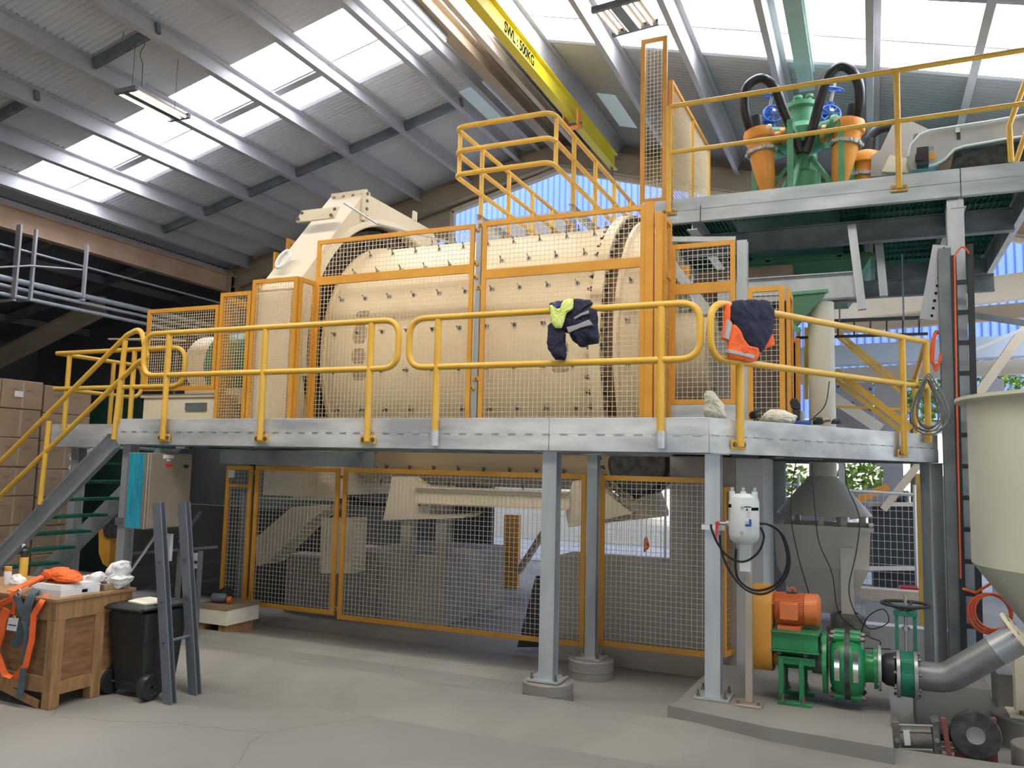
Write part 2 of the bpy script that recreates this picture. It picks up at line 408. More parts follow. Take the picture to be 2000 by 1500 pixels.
fw = MB().box(-22, -5.5, -7.7, -7.5, FZ, 8.9); fw.box(1.5, XR, -7.7, -7.5, FZ, 7); fw.box(-5.5, 1.5, -7.7, -7.5, 3.6, 8.9)
struct('wall_front', fw, 'roof', smooth=False)
struct('wall_right', MB().box(XR, XR + .15, -7.5, -1.0, FZ, roofz(XR)).box(XR, XR + .15, -1.0, 16, 4.3, roofz(XR)), 'roof', smooth=False)
# eave runway beam, left, with its timber-like orange flange
e0 = V((-14.75, 1.0, 6.18)); e1 = V((-14.75, 15.9, 6.18))
struct('trim_%d' % k, MB().ibeam(e0, e1, .2, .44, .02), 'runway_tan', smooth=False); k += 1
struct('trim_%d' % k, MB().bar((-14.9, 1, 6.5), (-14.9, 15.9, 6.5), .16, .1), 'purlin', smooth=False); k += 1
# column at the far left knee
struct('trim_%d' % k, MB().ibeam((-14.75, 15.8, FZ), (-14.75, 15.8, 6.5), .3, .4, .02, V((0, 1, 0))), 'tan', smooth=False); k += 1
# lean-to frame: sloping tan rafter seen in the dark
a = AY(-40, 720, 13); b_ = AY(185, 603, 13)
struct('trim_%d' % k, MB().ibeam(a, AY(205, 596, 13), .16, .42, .014), 'tan', smooth=False); k += 1
# ridge timbers: two tan members and a boxy one under the ridge
for (dx, dz, w, h, mt) in ((.12, -.32, .22, .3, 'tan'), (.52, -.34, .10, .2, 'tan_light'), (-.38, -.22, .10, .24, 'purlin')):
    struct('trim_%d' % k, MB().ibeam((RXc + dx, 3, RZ + dz), (RXc + dx, 15.8, RZ + dz), w, h, .012), mt, smooth=False); k += 1
struct('ceiling_ridge', MB().box(RXc - .3, RXc + .3, 4.4, 17, RZ + .0, RZ + .02), 'roof', smooth=False)
# =====================================================================  LOWER DECK
ZT, ZB = 2.188, 1.905                 # fascia top and underside
FY = 6.6                              # fascia face
A0, A1 = V((-7.645, FY, 0)), V((-1.176, FY, 0)); A2 = V((.62, 9.36, 0))
dk = thing('access_deck', (-4.4, FY, ZB), 'long galvanised steel access deck in front of the grinding mill at mid height', 'platform')
def fascia(mb, p, q, zl, zh, t=.012, lip=.07):
    d = (q - p).normalized(); nrm = V((-d.y, d.x, 0))
    P = lambda w, z, o: V((w.x, w.y, z)) + nrm * o
    zm = (zl + zh) / 2
    mb.prism([P(p, zm, 0), P(p, zh, 0), P(p, zh, t), P(p, zm, t)], q - p)
    mb.prism([P(p, zl, -.004), P(p, zm - .002, -.004), P(p, zm - .002, lip), P(p, zm - .014, lip), P(p, zm - .014, t), P(p, zl + .012, t), P(p, zl + .012, lip), P(p, zl, lip)], q - p)
cuts = [A0, V((AY(1072, 850, FY).x, FY, 0)), A1, A2]
for p, q in zip(cuts, cuts[1:]):
    mb = MB(); g = (q - p).normalized() * .003; fascia(mb, p + g, q - g, ZB, ZT); mb.build('edge_channel', 'galv', dk, bevel=.003)
mb = MB(); fascia(mb, A2 + V((.003, .003, 0)), A2 + V((-2.2, 3.3, 0)), ZB, ZT); mb.build('edge_channel', 'galv', dk)
L0, L1 = V((-10.08, 7.62, 0)), V((-7.7, 7.62, 0))
mb = MB(); fascia(mb, L0, L1, ZB - .02, ZT); mb.build('edge_channel', 'galv', dk)
mb = MB(); fascia(mb, V((-10.09, 9.4, 0)), L0, ZB - .02, ZT); mb.build('edge_channel', 'galv', dk)
mb = MB(); fascia(mb, V((-7.65, 7.60, 0)), A0, ZB, ZT); mb.build('edge_channel', 'galv', dk)
# weld seam along the fascia
mb = MB()
for p, q in ((A0, A1), (A1, A2)):
    n = int((q - p).length / .16); nr = V(((q - p).normalized().y, -(q - p).normalized().x, 0))
    for i in range(n):
        a = p.lerp(q, (i + .2) / n) + nr * .004; b_ = p.lerp(q, (i + .65) / n) + nr * .004
        mb.bar(V((a.x, a.y, 2.047)), V((b_.x, b_.y, 2.047)), .008, .012)
mb.build('weld_seam', 'stainless_grey', dk)
# grating, green, 38 mm deep bars (bearing bars modelled)
def grating(mb, x0, x1, y0, y1, z, pitch=.04, along='Y', h=.035, cross=.3, t=.006):
    if along == 'Y':
        n = int((x1 - x0) / pitch)
        for i in range(n + 1): x = x0 + i * pitch; mb.box(x - t / 2, x + t / 2, y0, y1, z - h, z)
        y = y0 + cross / 2
        while y < y1: mb.box(x0, x1, y - t / 2, y + t / 2, z - h, z); y += cross
    else:
        n = int((y1 - y0) / pitch)
        for i in range(n + 1): y = y0 + i * pitch; mb.box(x0, x1, y - t / 2, y + t / 2, z - h, z)
        x = x0 + cross / 2
        while x < x1: mb.box(x - t / 2, x + t / 2, y0, y1, z - h, z); x += cross
mb = MB(); grating(mb, -7.62, -1.25, 6.62, 7.86, 2.055, .04); mb.build('grating', 'grate_green', dk, smooth=False)
mb = MB(); grating(mb, -10.05, -7.66, 7.64, 9.3, 2.055, .04); mb.build('grating', 'grate_green', dk, smooth=False)
# right-hand deck: solid plate following the oblique edge
pl = [V((-1.2, 6.66, 2.035)), V((.56, 9.36, 2.035)), V((-1.5, 12.4, 2.035)), V((-1.75, 12.4, 2.035)), V((-1.75, 7.0, 2.035))]
MB().prism(pl, (0, 0, .012)).build('deck_plate', 'galv_dark', dk, smooth=False)
# joists
for (p, q, h) in (((-7.6, 7.9, 1.97), (-1.2, 7.9, 1.97), .15), ((-7.6, 6.8, 1.955), (-1.3, 6.8, 1.955), .12),
                  ((-1.75, 7.9, 1.96), (-.4, 7.9, 1.96), .14), ((-1.7, 9.3, 1.96), (.5, 9.3, 1.96), .14), ((-1.7, 10.8, 1.96), (-.5, 10.8, 1.96), .14),
                  ((-.72, 7.4, 1.95), (-1.6, 9.3, 1.95), .12), ((-10, 7.75, 1.95), (-7.7, 7.75, 1.95), .14)):
    MB().ibeam(p, q, .07, h, .008).build('joist', 'galv_dark', dk, smooth=False)
for x in (-6.4, -5.2, -3.7, -2.6): MB().ibeam((x, 6.66, 1.95), (x, 7.85, 1.95), .06, .1, .008).build('joist', 'galv_dark', dk, smooth=False)
# header channel under the deck (ends at px 735)
hx = AY(735, 893, 7.72).x
hb = MB().ibeam((-7.2, 7.72, 1.80), (hx, 7.72, 1.80), .06, .17, .01, kind='C')
tag(hb.build('channel_beam', 'galv_dark', None, smooth=False), 'dull grey steel channel hung under the deck above the left mesh panels', 'beam')

# ---- deck columns -------------------------------------------------------
def column(x, y, zb, zt, w, label, rot=0, name='steel_column', mat='galv_post', plate=.28, bracket=False, group=None, brass=False):
    t = thing(name, (x, y, zb), label, 'column', group)
    R_ = Matrix.Rotation(rot, 3, 'Z'); e = R_ @ V((0, 1, 0))
    MB().ibeam((x, y, zb + .02), (x, y, zt - .008), w, w, .009, up=e).build('shaft', mat, t, smooth=False)
    def pl(z, s, h, nm):
        m = MB(); c = [R_ @ V((i * s / 2, j * s / 2, 0)) + V((x, y, z)) for i, j in ((-1, -1), (1, -1), (1, 1), (-1, 1))]
        m.prism(c, (0, 0, h)); m.build(nm, mat, t, smooth=False, bevel=.003)
    if plate:
        pl(zb, plate, .02, 'base_plate'); pl(zt - .008, plate * .85, .008, 'cap_plate')
        for i, j in ((-1, -1), (1, -1), (1, 1), (-1, 1)):
            c = R_ @ V((i * plate * .38, j * plate * .38, 0)) + V((x, y, zb + .02))
            m = MB().hexnut(c, (0, 0, 1), .017, .018); m.cyl(c, c + V((0, 0, .05)), .009, n=8); m.build('anchor_bolt', 'steel_bolt', t)
    return t
def pedestal(x, y, r, h, label, z0=FZ, ridged=True):
    m = MB(); n = 72; prof = [(r, 0), (r, h - .006), (r - .008, h)]
    m.lathe((x, y, z0), (0, 0, 1), prof + [(0, h)], n)
    if ridged: m.torus((x, y, z0 + h * .45), (0, 0, 1), r, .004, 48, 5)
    return tag(m.build('concrete_pedestal', 'concrete', None), label, 'pedestal')
P1 = V((-2.55, 6.72, 0)); P2 = V((-2.46, 7.62, 0)); P3 = V((-1.165, 6.74, 0))
pedestal(P1.x, P1.y, .215, FZ * -1 - .035, 'round concrete footing under the steel column left of centre, partly behind the kerb')
pedestal(P2.x, P2.y, .215, FZ * -1 - .02, 'round concrete footing set back beneath the thinner mesh fence column')
column(P1.x, P1.y, -.03, ZB - .002, .13, 'galvanised steel column on the front round concrete footing, left of centre')
column(P2.x, P2.y, -.02, ZB - .002, .10, 'slim galvanised steel column standing on the rear round concrete footing', plate=.24)
column(P3.x, P3.y, .002, ZB - .002, .12, 'galvanised steel column at the deck corner beside the white pressure vessel', plate=.27)
# left-hand corner post: two aluminium-like channels
cp = thing('steel_column', (-7.55, 6.68, FZ), 'grey twin-channel corner post under the deck beside the stairs', 'column')
MB().ibeam((-7.58, 6.72, FZ), (-7.58, 6.72, ZB), .12, .12, .008, V((0, 1, 0))).build('shaft', 'galv_post', cp, smooth=False)
MB().box(-7.66, -7.47, 6.64, 6.66, 1.02, 1.10).build('strap', 'galv_dark', cp)
MB().box(-7.68, -7.45, 6.62, 6.84, ZB - .012, ZB - .004).build('cap_plate', 'galv_post', cp)
column(-9.75, 7.8, FZ, ZB - .03, .13, 'dark steel column under the stair landing, seen behind the stair stringer', plate=.22)
column(.56, 9.42, FZ, ZB - .003, .15, 'galvanised column at the far end of the angled deck', rot=.6)
column(-7.0, 7.98, FZ, ZB - .01, .1, 'dark steel column beside the stainless control cabinet', mat='galv_dark')
column(-1.02, 10.4, FZ, 2.0, .14, 'column behind the funnel under the deck', mat='galv_post')

# ---- handrails ----------------------------------------------------------
RR = .029
def rail_loop(t, P, s0, s1, z0, z1, r=.17, close0=True, close1=True):
    """P(s, z) maps along-rail distance and height to a point; one bent tube"""
    pts = [P(s0, z0), P(s0, z1), P(s1, z1), P(s1, z0)]
    if close0 and close1: return MB().tube(fillet(pts, r, 8, True), RR, 12, True)
    if close0: pts = [P(s1, z1), P(s0, z1), P(s0, z0), P(s1, z0)]
    else: pts = [P(s0, z1), P(s1, z1), P(s1, z0), P(s0, z0)]
    return MB().tube(fillet(pts, r, 8), RR, 12)
def rail_post(t, b, top, nrm, plate=True, socket=False, d=V((1, 0, 0))):
    b = V(b); top = V(top)
    MB().tube([b, top], RR + .002, 12).build('post', 'yellow', t)
    if plate:
        m = MB(); w, h = .085, .055
        c = b - nrm * .012
        m.prism([c - d * w - V((0, 0, h * .4)), c + d * w - V((0, 0, h * .4)), c + d * w + V((0, 0, h)), c - d * w + V((0, 0, h))], -nrm * .012)
        bp = m.build('base_plate', 'yellow', t, bevel=.003)
        for s_ in (-1, 1):
            q = c + d * (s_ * .055) + V((0, 0, .017)); m = MB().hexnut(q, nrm, .016, .014); m.cyl(q, q + nrm * .004, .022, n=14); m.build('bolt', 'steel_bolt', bp)
    if socket:
        MB().tube([b - V((0, 0, .01)), b + V((0, 0, .13))], RR + .012, 14).build('socket', 'galv', t)
nF = V((0, -1, 0)); yF = FY - .045
PF = lambda s, z: V((s, yF, z))
ZTR, ZKR = 3.115, 2.655
ra = thing('handrail', (-5.7, yF, ZT), 'yellow tubular handrail with looped ends along the left half of the deck', 'handrail')
rail_loop(ra, PF, AY(282, 680, yF).x, AY(778, 680, yF).x, ZKR, ZTR).build('rail_loop', 'yellow', ra)
for u in (318, 508, 717): x = AY(u, 850, yF).x; rail_post(ra, (x, yF, 1.965), (x, yF, ZTR - .02), nF)
rb = thing('handrail', (-2.7, yF, ZT), 'yellow tubular handrail with looped ends and a navy and lime jacket hung on it', 'handrail')
rail_loop(rb, PF, AY(799, 680, yF).x, AY(1368, 650, yF).x, ZKR, ZTR).build('rail_loop', 'yellow', rb)
for u in (849, 1290): x = AY(u, 850, yF).x; rail_post(rb, (x, yF, 1.945), (x, yF, ZTR - .02), nF, False, True)
dC = (A2 - A1).normalized(); nC = V((dC.y, -dC.x, 0)); oC = A1 + nC * .045
def onC(u, v):
    d = ray(u, v); t = (oC - EYE).dot(nC) / d.dot(nC); p = EYE + d * t; return (p - V((oC.x, oC.y, 0))).dot(dC), p.z
PC = lambda s, z: V((oC.x, oC.y, z)) + dC * s
s0 = onC(1388, 650)[0]; s1 = onC(1808, 650)[0]
rc = thing('handrail', PC(.2, ZT), 'yellow handrail along the angled deck end, orange hi-vis vest draped at its loop', 'handrail')
m = MB(); m.tube(fillet([PC(s1, ZTR), PC(s0, ZTR), PC(s0, ZKR), PC(s1, ZKR)], .17, 8), RR, 12)
rq = AY(1787, 738, 10.3); m.tube([PC(s1, ZTR), rq], RR, 12); m.tube([PC(s1, ZKR), AY(1789, 752, 10.0)], RR, 12)
m.build('rail_loop', 'yellow', rc)
for u, v in ((1446, 865), (1767, 880)):
    s = onC(u, v)[0]; b_ = PC(s, 1.965); rail_post(rc, b_, PC(s, ZTR - .02), nC, d=dC)
q = PC(s1, 0); rail_post(rc, V((q.x, q.y, 2.10)), V((q.x, q.y, ZTR)), nF, False); rail_post(rc, V((rq.x, rq.y, 2.06)), rq, nF, False)
# landing rails, left
yl = 7.56; xl = AY(112, 685, yl).x
rl = thing('handrail', (xl + .8, yl, ZT), 'yellow handrail around the stair landing corner at far left', 'handrail')
xr_ = AY(362, 700, yl).x
m = MB().tube(fillet([V((xl, yl, ZTR + .02)), V((xr_, yl, ZTR + .02)), V((xr_, yl, ZKR)), V((xl, yl, ZKR))], .2, 8), RR, 12)
ye = AX(278, 740, xl).y
m.tube(fillet([V((xl, yl, ZTR + .02)), V((xl, ye, ZTR + .02)), V((xl, ye, ZKR)), V((xl, yl, ZKR))], .2, 8), RR, 12); m.build('rail_loop', 'yellow', rl)
for (x, y) in ((xl + .22, yl + .02), (AY(258, 760, yl).x, yl), (xl, ye - .35), (xl + .01, yl + .9)): rail_post(rl, (x, y, 2.1), (x, y, ZTR), nF, False)
# ---- stairs -------------------------------------------------------------
st = thing('stairs', (-9.2, 7.05, FZ), 'galvanised steel stairs with green grating treads rising to the deck at left', 'stairs')
S1 = V((-7.74, 0, 1.95)); S0 = V((-10.55, 0, -.34)); sd = (S1 - S0).normalized()
S0b = V((-10.37, 0, FZ))
for y, kd in ((6.63, 'K'), (7.5, 'C')):
    m = MB(); m.ibeam(V((S0b.x, y, S0b.z)), V((S1.x, y, S1.z)), .07, .21, .01, kind=kd); m.build('stringer', 'galv_post', st, smooth=False)
ns = 10
for i in range(ns):
    f = (i + .6) / ns; c = S0b.lerp(S1, f)
    m = MB(); grating(m, c.x - .1, c.x + .16, 6.68, 7.46, c.z + .05, .03, 'X', .03, .1); m.build('tread', 'grate_green', st, smooth=False)
ys = 6.60
rs = thing('handrail', (-8.3, ys, 1.2), 'yellow sloping stair handrail with a rounded loop at the top', 'handrail')
def onS(u, v): return AY(u, v, ys)
tp = fillet([onS(-40, 943), onS(248, 655), onS(275, 640), onS(288, 700), onS(272, 706), onS(-40, 1008)], .14, 8)
MB().tube(tp, RR, 12).build('rail_loop', 'yellow', rs)
for a, b_ in (((78, 985), (96, 822)), ((222, 858), (245, 665))): MB().tube([onS(*a), onS(*b_)], RR, 12).build('post', 'yellow', rs)

# ---- mesh guards --------------------------------------------------------
def guard(label, p0, u, W_, z0, z1, mids=(), fw=.05, wire='wire', pitch=.05, wr=.0022, name='mesh_guard', group=None, frame_mat='guard_yellow', cat='guard', lugs=()):
    p0 = V(p0); u = V(u).normalized(); nr = V((u.y, -u.x, 0)); P = lambda s, z, o=0: V((p0.x, p0.y, z)) + u * s + nr * o
    t = thing(name, P(W_ / 2, z0), label, cat, group)
    m = MB(); a = fw / 2
    m.bar(P(a, z0), P(a, z1), fw, .03, nr); m.bar(P(W_ - a, z0), P(W_ - a, z1), fw, .03, nr)
    m.bar(P(fw, z0 + a), P(W_ - fw, z0 + a), .03, fw); m.bar(P(fw, z1 - a), P(W_ - fw, z1 - a), .03, fw)
    for z, h in mids: m.bar(P(fw, z), P(W_ - fw, z), .03, h)
    m.build('frame', frame_mat, t, smooth=False, bevel=.002)
    m = MB(); n = int(round((W_ - fw) / pitch)); k_ = int(round((z1 - z0 - fw) / pitch))
    for i in range(1, n):
        s = a + (W_ - fw) * i / n; m.bar(P(s, z0 + a, -.004), P(s, z1 - a, -.004), wr * 2, wr * 2, nr)
    for i in range(1, k_):
        z = z0 + a + (z1 - z0 - fw) * i / k_; m.bar(P(a, z, .001), P(W_ - a, z, .001), wr * 2, wr * 2)
    m.build('wire_mesh', wire, t, smooth=False)
    for s, z in lugs:
        m = MB().bar(P(s, z - .02, .005), P(s, z + .02, .005), .07, .012, nr); lg = m.build('lug', frame_mat, t)
        m = MB().hexnut(P(s, z, .012), nr, .012, .012); m.build('bolt', 'steel_bolt', lg)
    return t
YG = 7.9; UX = (1, 0, 0); UY = (0, 1, 0)
# upper guards on the deck in front of the drum
guard('tall yellow framed mesh guard in front of the drum, left of the slim grey post', (-6.07, YG, 0), UX, 2.11, 2.11, 4.42, ((3.92, .10),), lugs=((2.13, 4.35), (2.13, 3.97), (2.13, 2.6), (2.13, 3.82)))
guard('tall yellow framed mesh guard in front of the drum, right of the slim grey post', (-3.86, YG, 0), UX, 1.82, 2.11, 4.43, ((3.84, .10),), lugs=((-.03, 4.4), (-.03, 3.7), (-.03, 2.7)))
gp = thing('guard_post', (-3.91, 7.93, 2.06), 'slim galvanised post between the two tall drum guards', 'post')
MB().ibeam((-3.91, 7.93, 2.06), (-3.91, 7.93, 4.46), .06, .06, .006, V((0, 1, 0))).build('shaft', 'galv_post', gp, smooth=False)
# corner posts at the right end
for i, (x, w) in enumerate(((-1.995, .085), (-1.90, .07))):
    m = MB().box(x - w / 2, x + w / 2, YG - .03, YG + .03, 2.06, 4.45 - .12 * i)
    tag(m.build('guard_post', 'guard_yellow', None, smooth=False, bevel=.003), ('wide yellow corner post at the right end of the drum guards', 'second yellow corner post, just right of the wide one')[i], 'post')
xs = -1.86; Y2 = AX(1310, 478, xs).y
guard('narrow yellow mesh guard turned away from view, right of the corner posts', (xs, YG + .05, 0), UY, Y2 - YG - .05, 2.11, 4.32, ((3.75, .10),), wire='guard_yellow')
xe = AY(1437, 600, Y2).x; zb_ = AY(1370, 790, Y2).z; zt_ = AY(1370, 474, Y2).z; zm_ = AY(1370, 563, Y2).z
guard('yellow mesh guard under the left end of the upper platform', (xs, Y2, 0), UX, xe - xs, zb_, zt_, ((zm_, .11),), wire='wire_galv')
MB_ = MB().box(xs, xe, Y2 - .02, Y2 + .05, 2.06, zb_ - .004)
tag(MB_.build('kick_plate', 'galv', None, smooth=False), 'grey toe plate below the mesh guard behind the deck handrail', 'plate')
xg = AY(1450, 600, Y2).x
gp2 = thing('steel_column', (xg, Y2, 2.06), 'light grey column rising from the deck to the upper platform', 'column')
MB().ibeam((xg, Y2 + .03, 2.06), (xg, Y2 + .03, AY(1445, 470, Y2).z), .1, .1, .008, V((0, 1, 0))).build('shaft', 'galv_post', gp2, smooth=False)
x3 = AY(1460, 600, Y2).x; x4 = AY(1532, 600, Y2).x; z4 = AY(1495, 560, Y2).z
guard('short yellow mesh guard behind the hanging vest', (x3, Y2, 0), UX, x4 - x3, 2.11, z4, (), wire='wire_galv')
for i, (uu, dy) in enumerate(((1552, .0), (1568, .45))):
    x = x4 + .02 + .0 * i
    pass
guard('yellow guard panel running back from the vest, seen almost edge on', (x4 + .03, Y2 + .02, 0), UY, .42, 2.11, z4 - .02, (), fw=.07, wire='guard_yellow')
m = MB(); m.box(x4 + .03, x4 + .06, Y2 + .5, Y2 + 1.0, 2.06, 3.1); m.box(x4 + .03, x4 + .1, Y2 + .5, Y2 + .53, 2.06, 3.14)
tag(m.build('belt_guard', 'guard_yellow', None, smooth=False, bevel=.004), 'plain yellow sheet guard with a slot beside the cream duct', 'guard')
# left drive guards
YL = 7.57
guard('bright yellow mesh guard panel standing beside the mill gear cover', (-6.735, YL, 0), UX, .66, 2.11, 3.91, pitch=.037)
guard('narrow yellow side guard between the gear cover panel and the tall drum guard', (-6.07, YL + .02, 0), UY, .31, 2.11, 3.91)
guard('yellow mesh guard panel left of the gear cover panel, slightly lower', (-7.22, YL, 0), UX, .47, 2.11, 3.78, pitch=.037)
guard('yellow side guard seen through the front mesh, left of the gear cover', (-7.20, YL + .05, 0), UY, .9, 2.11, 3.76, wire='guard_yellow', fw=.09)
guard('yellow side guard seen through the front mesh beside the gear cover', (-6.73, YL + .05, 0), UY, .32, 2.11, 3.89, wire='guard_yellow', fw=.08)
guard('wide yellow mesh guard over the drive motor at left', (-8.41, YL, 0), UX, 1.17, 2.60, 3.64, pitch=.037)
guard('tall yellow guard behind the white gear cover, rear one', (-7.62, 9.2, 0), UY, .9, 2.5, 4.95, wire='guard_yellow', fw=.07)
guard('tall yellow guard behind the white gear cover, nearer one', (-7.45, 8.75, 0), UY, .8, 2.5, 4.62, wire='guard_yellow', fw=.07)
# lower fence under the deck
g_ = 'lower fence'
guard('narrow yellow mesh fence panel with a white tag, at the left end under the deck', (-7.27, YG, 0), UX, .40, .035, 1.695, ((1.45, .03),), wire='wire_galv', name='mesh_fence', cat='fence')
m = MB().box(-7.22, -7.13, YG - .03, YG - .02, 1.55, 1.64)
tag(m.build('sign_plate', 'tank_white', None), 'small white tag on the left end fence panel', 'sign')
guard('yellow mesh fence panel under the deck showing a sloped steel leg behind', (-6.82, YG, 0), UX, 1.22, .045, 1.70, wire='wire_galv', name='mesh_fence', cat='fence', lugs=((-.02, 1.62), (1.25, 1.6), (-.02, .12), (1.25, .12)))
guard('longest yellow mesh fence panel under the deck, front of the concrete block', (-5.545, YG, 0), UX, 2.92, .01, 1.705, wire='wire_galv', name='mesh_fence', cat='fence')
guard('yellow mesh fence panel right of the slim column, before the dark concrete wall', (-2.48, YG, 0), UX, 1.18, .045, 1.70, wire='wire_galv', name='mesh_fence', cat='fence')
guard('short yellow mesh fence return at the right end of the lower fence', (-1.28, YG + .0, 0), (.25, 1, 0), .36, .06, 1.62, wire='guard_yellow', name='mesh_fence', cat='fence')
# =====================================================================  THE MILL
CY, CZ, RD = 9.884, 3.129, 1.634
ml = thing('grinding_mill', (-4.4, CY, CZ - RD), 'large cream ball mill drum studded with bolts lying behind yellow mesh guards', 'mill')
AXI = V((1, 0, 0)); C0 = V((0, CY, CZ))
def mp(x): return V((x, CY, CZ))
MB().lathe(mp(-6.16), AXI, [(RD - .06, 0), (RD, 0), (RD, 3.52), (RD - .06, 3.52)], 128).build('drum', 'cream_drum', ml)
MB().lathe(mp(-6.2), AXI, [(RD - .1, 0), (RD + .035, 0), (RD + .035, .04), (RD - .02, .04)], 128).build('end_flange', 'cream_drum', ml)
MB().lathe(mp(-2.70), AXI, [(RD, 0), (RD + .13, .0), (RD + .13, .12), (RD - .0, .12)], 128).build('flange_ring', 'cream_drum', ml)
MB().lathe(mp(-2.60), AXI, [(RD - .02, 0), (RD - .05, .0), (RD - .05, .14)], 96).build('flange_gap', 'bronze', ml)
MB().lathe(mp(-2.46), AXI, [(RD + .0, 0), (RD + .045, .0), (RD + .045, .04), (RD - .03, .05), (RD - .05, .24), (RD - .3, .30), (.62, .36), (.55, .36), (.55, .75), (0, .75)], 128).build('head', 'cream_drum', ml)
# girth gear: dark toothed ring, left
gm = MB(); vs = []; nT = 132; 
for i in range(nT * 4):
    a = 2 * math.pi * i / (nT * 4); r = 1.97 if i % 4 in (0, 1) else 1.89
    for xx in (-6.55, -6.33): vs.append((xx, CY - math.cos(a) * r, CZ + math.sin(a) * r))
N4 = nT * 4
gm.add(vs, [(2 * i, 2 * ((i + 1) % N4), 2 * ((i + 1) % N4) + 1, 2 * i + 1) for i in range(N4)])
gm.lathe(mp(-6.33), AXI, [(1.5, 0), (1.92, 0)], 128); gm.lathe(mp(-6.55), AXI, [(1.5, 0), (1.92, 0)], 128); gm.lathe(mp(-6.33), AXI, [(1.78, 0), (1.78, .03), (1.84, .03), (1.84, 0)], 128)
gm.build('girth_gear', 'iron', ml)
# flange bolts on both sides of the ring
m = MB()
for i in range(66):
    a = 2 * math.pi * (i + .5) / 66; c = V((0, CY - math.cos(a) * (RD + .075), CZ + math.sin(a) * (RD + .075)))
    m.hexnut(V((-2.70, c.y, c.z)), (-1, 0, 0), .03, .035); m.cyl(V((-2.735, c.y, c.z)), V((-2.77, c.y, c.z)), .014, n=8)
    m.hexnut(V((-2.58, c.y, c.z)), (1, 0, 0), .034, .06)
    c = V((0, CY - math.cos(a) * (RD + .10), CZ + math.sin(a) * (RD + .10))); m.hexnut(V((-6.33, c.y, c.z)), (1, 0, 0), .028, .05)
tag(m.build('ring_bolts', 'iron', ml), kind='stuff')
# liner bolts: rows 16.36 deg apart, columns .345 m apart
bm = MB(); bm.cyl((0, 0, 0), (0, 0, .006), .034, n=18); bm.cyl((0, 0, .006), (0, 0, .016), .026, .02, n=14); bm.hexnut((0, 0, .016), (0, 0, 1), .019, .02); bm.cyl((0, 0, .03), (0, 0, .085), .0085, n=8)
first = None
def put_bolt(x, ang, r):
    global first
    a = math.radians(ang); nrm = V((0, -math.cos(a), math.sin(a))); pos = mp(x) + nrm * r
    if first is None:
        ob = bm.build('liner_bolt', 'steel_bolt', ml); first = ob; ob.data.materials.append(Mt['stainless_grey'])
        for p in ob.data.polygons[:36]: p.material_index = 1
    else:
        ob = first.copy(); COL.objects.link(ob)
    ob.rotation_mode = 'QUATERNION'; ob.location = pos; ob.rotation_quaternion = nrm.to_track_quat('Z', 'Y')
cnt = 0
for k_ in range(-5, 6):
    ang = 7.2 + 16.364 * k_
    if k_ == -3: continue
    for j in range(10):
        x = -6.03 + .345 * j
        if cnt < 97: put_bolt(x, ang, RD - .004); cnt += 1
for ang in (24, 7, -9.4): put_bolt(-2.33, ang, RD - .045)
# square grease patches on the drum
for (x, a0_, a1_) in ((-5.66, 2.5, 11), (-5.66, -6, 0.5), (-5.66, 14.5, 17.5), (-5.66, -13, -8), (-3.07, 9, 15), (-3.07, 2.0, 7.5), (-3.07, -6.5, .5), (-3.07, -12, -8)):
    m = MB(); vs = []; n = 8
    for i in range(n + 1):
        a = math.radians(a0_ + (a1_ - a0_) * i / n); w = .10 * (1 - .4 * abs(2 * i / n - 1) ** 3)
        for s_ in (-1, 1): vs.append((x + s_ * w, CY - math.cos(a) * (RD + .0015), CZ + math.sin(a) * (RD + .0015)))
    m.add(vs, [(2 * i, 2 * i + 1, 2 * i + 3, 2 * i + 2) for i in range(n)]); m.build('grease_patch', 'stain', ml)

# gear cover: polygon with a round opening
XF, XB = -6.2, -6.76
outer = [(7.62, 2.08), (7.62, 3.75), (7.93, 4.12), (9.02, 5.40), (10.9, 5.40), (12.15, 4.1), (12.15, 2.08)]
gc = thing('gear_cover', (-6.5, CY, 2.08), 'white steel gear cover arching over the left end of the mill drum', 'cover')
def polyhit(a):
    dy, dz = -math.cos(a), math.sin(a); best = 9
    for (y0, z0), (y1, z1) in zip(outer, outer[1:] + outer[:1]):
        ey, ez = y1 - y0, z1 - z0; det = dy * (-ez) + ey * dz
        if abs(det) < 1e-9: continue
        ry, rz = y0 - CY, z0 - CZ; t = (ry * -ez + ey * rz) / det; s_ = (dy * rz - dz * ry) / det
        if t > 0 and -1e-6 <= s_ <= 1 + 1e-6: best = min(best, t)
    return best
angs = sorted(set([i * math.pi / 60 for i in range(-20, 81)] + [math.atan2(z - CZ, CY - y) for y, z in outer]))
angs = [a for a in angs if math.radians(-28) < a < math.radians(208)]
m = MB(); vs = []
for a in angs:
    dy, dz = -math.cos(a), math.sin(a); ro = polyhit(a); ri = min(2.01, ro - .03)
    for r, x in ((ri, XF), (ro, XF), (ro, XB), (ri, XB)): vs.append((x, CY + dy * r, CZ + dz * r))
n = len(angs); fs = []
for i in range(n - 1):
    for j in range(4): fs.append((4 * i + j, 4 * i + (j + 1) % 4, 4 * (i + 1) + (j + 1) % 4, 4 * (i + 1) + j))
m.add(vs, fs); m.build('shell', 'cream', gc, bevel=0)
m = MB().lathe(mp(XF + .03), AXI, [(2.06, -.03), (2.06, 0), (1.99, .02), (1.97, .0), (1.97, -.05)], 96, math.radians(-100), math.radians(100)); m.build('rim', 'cream', gc)
fp = MB().box(XB + .02, XF + .04, 9.0, 9.03, 5.2, 5.44).build('joint_flange', 'cream', gc, bevel=.004)
for i in range(4):
    c = V((XB + .08 + i * .155, 9.0, 5.37)); MB().hexnut(c, (0, -1, 0), .022, .02).build('bolt', 'steel_bolt', fp)
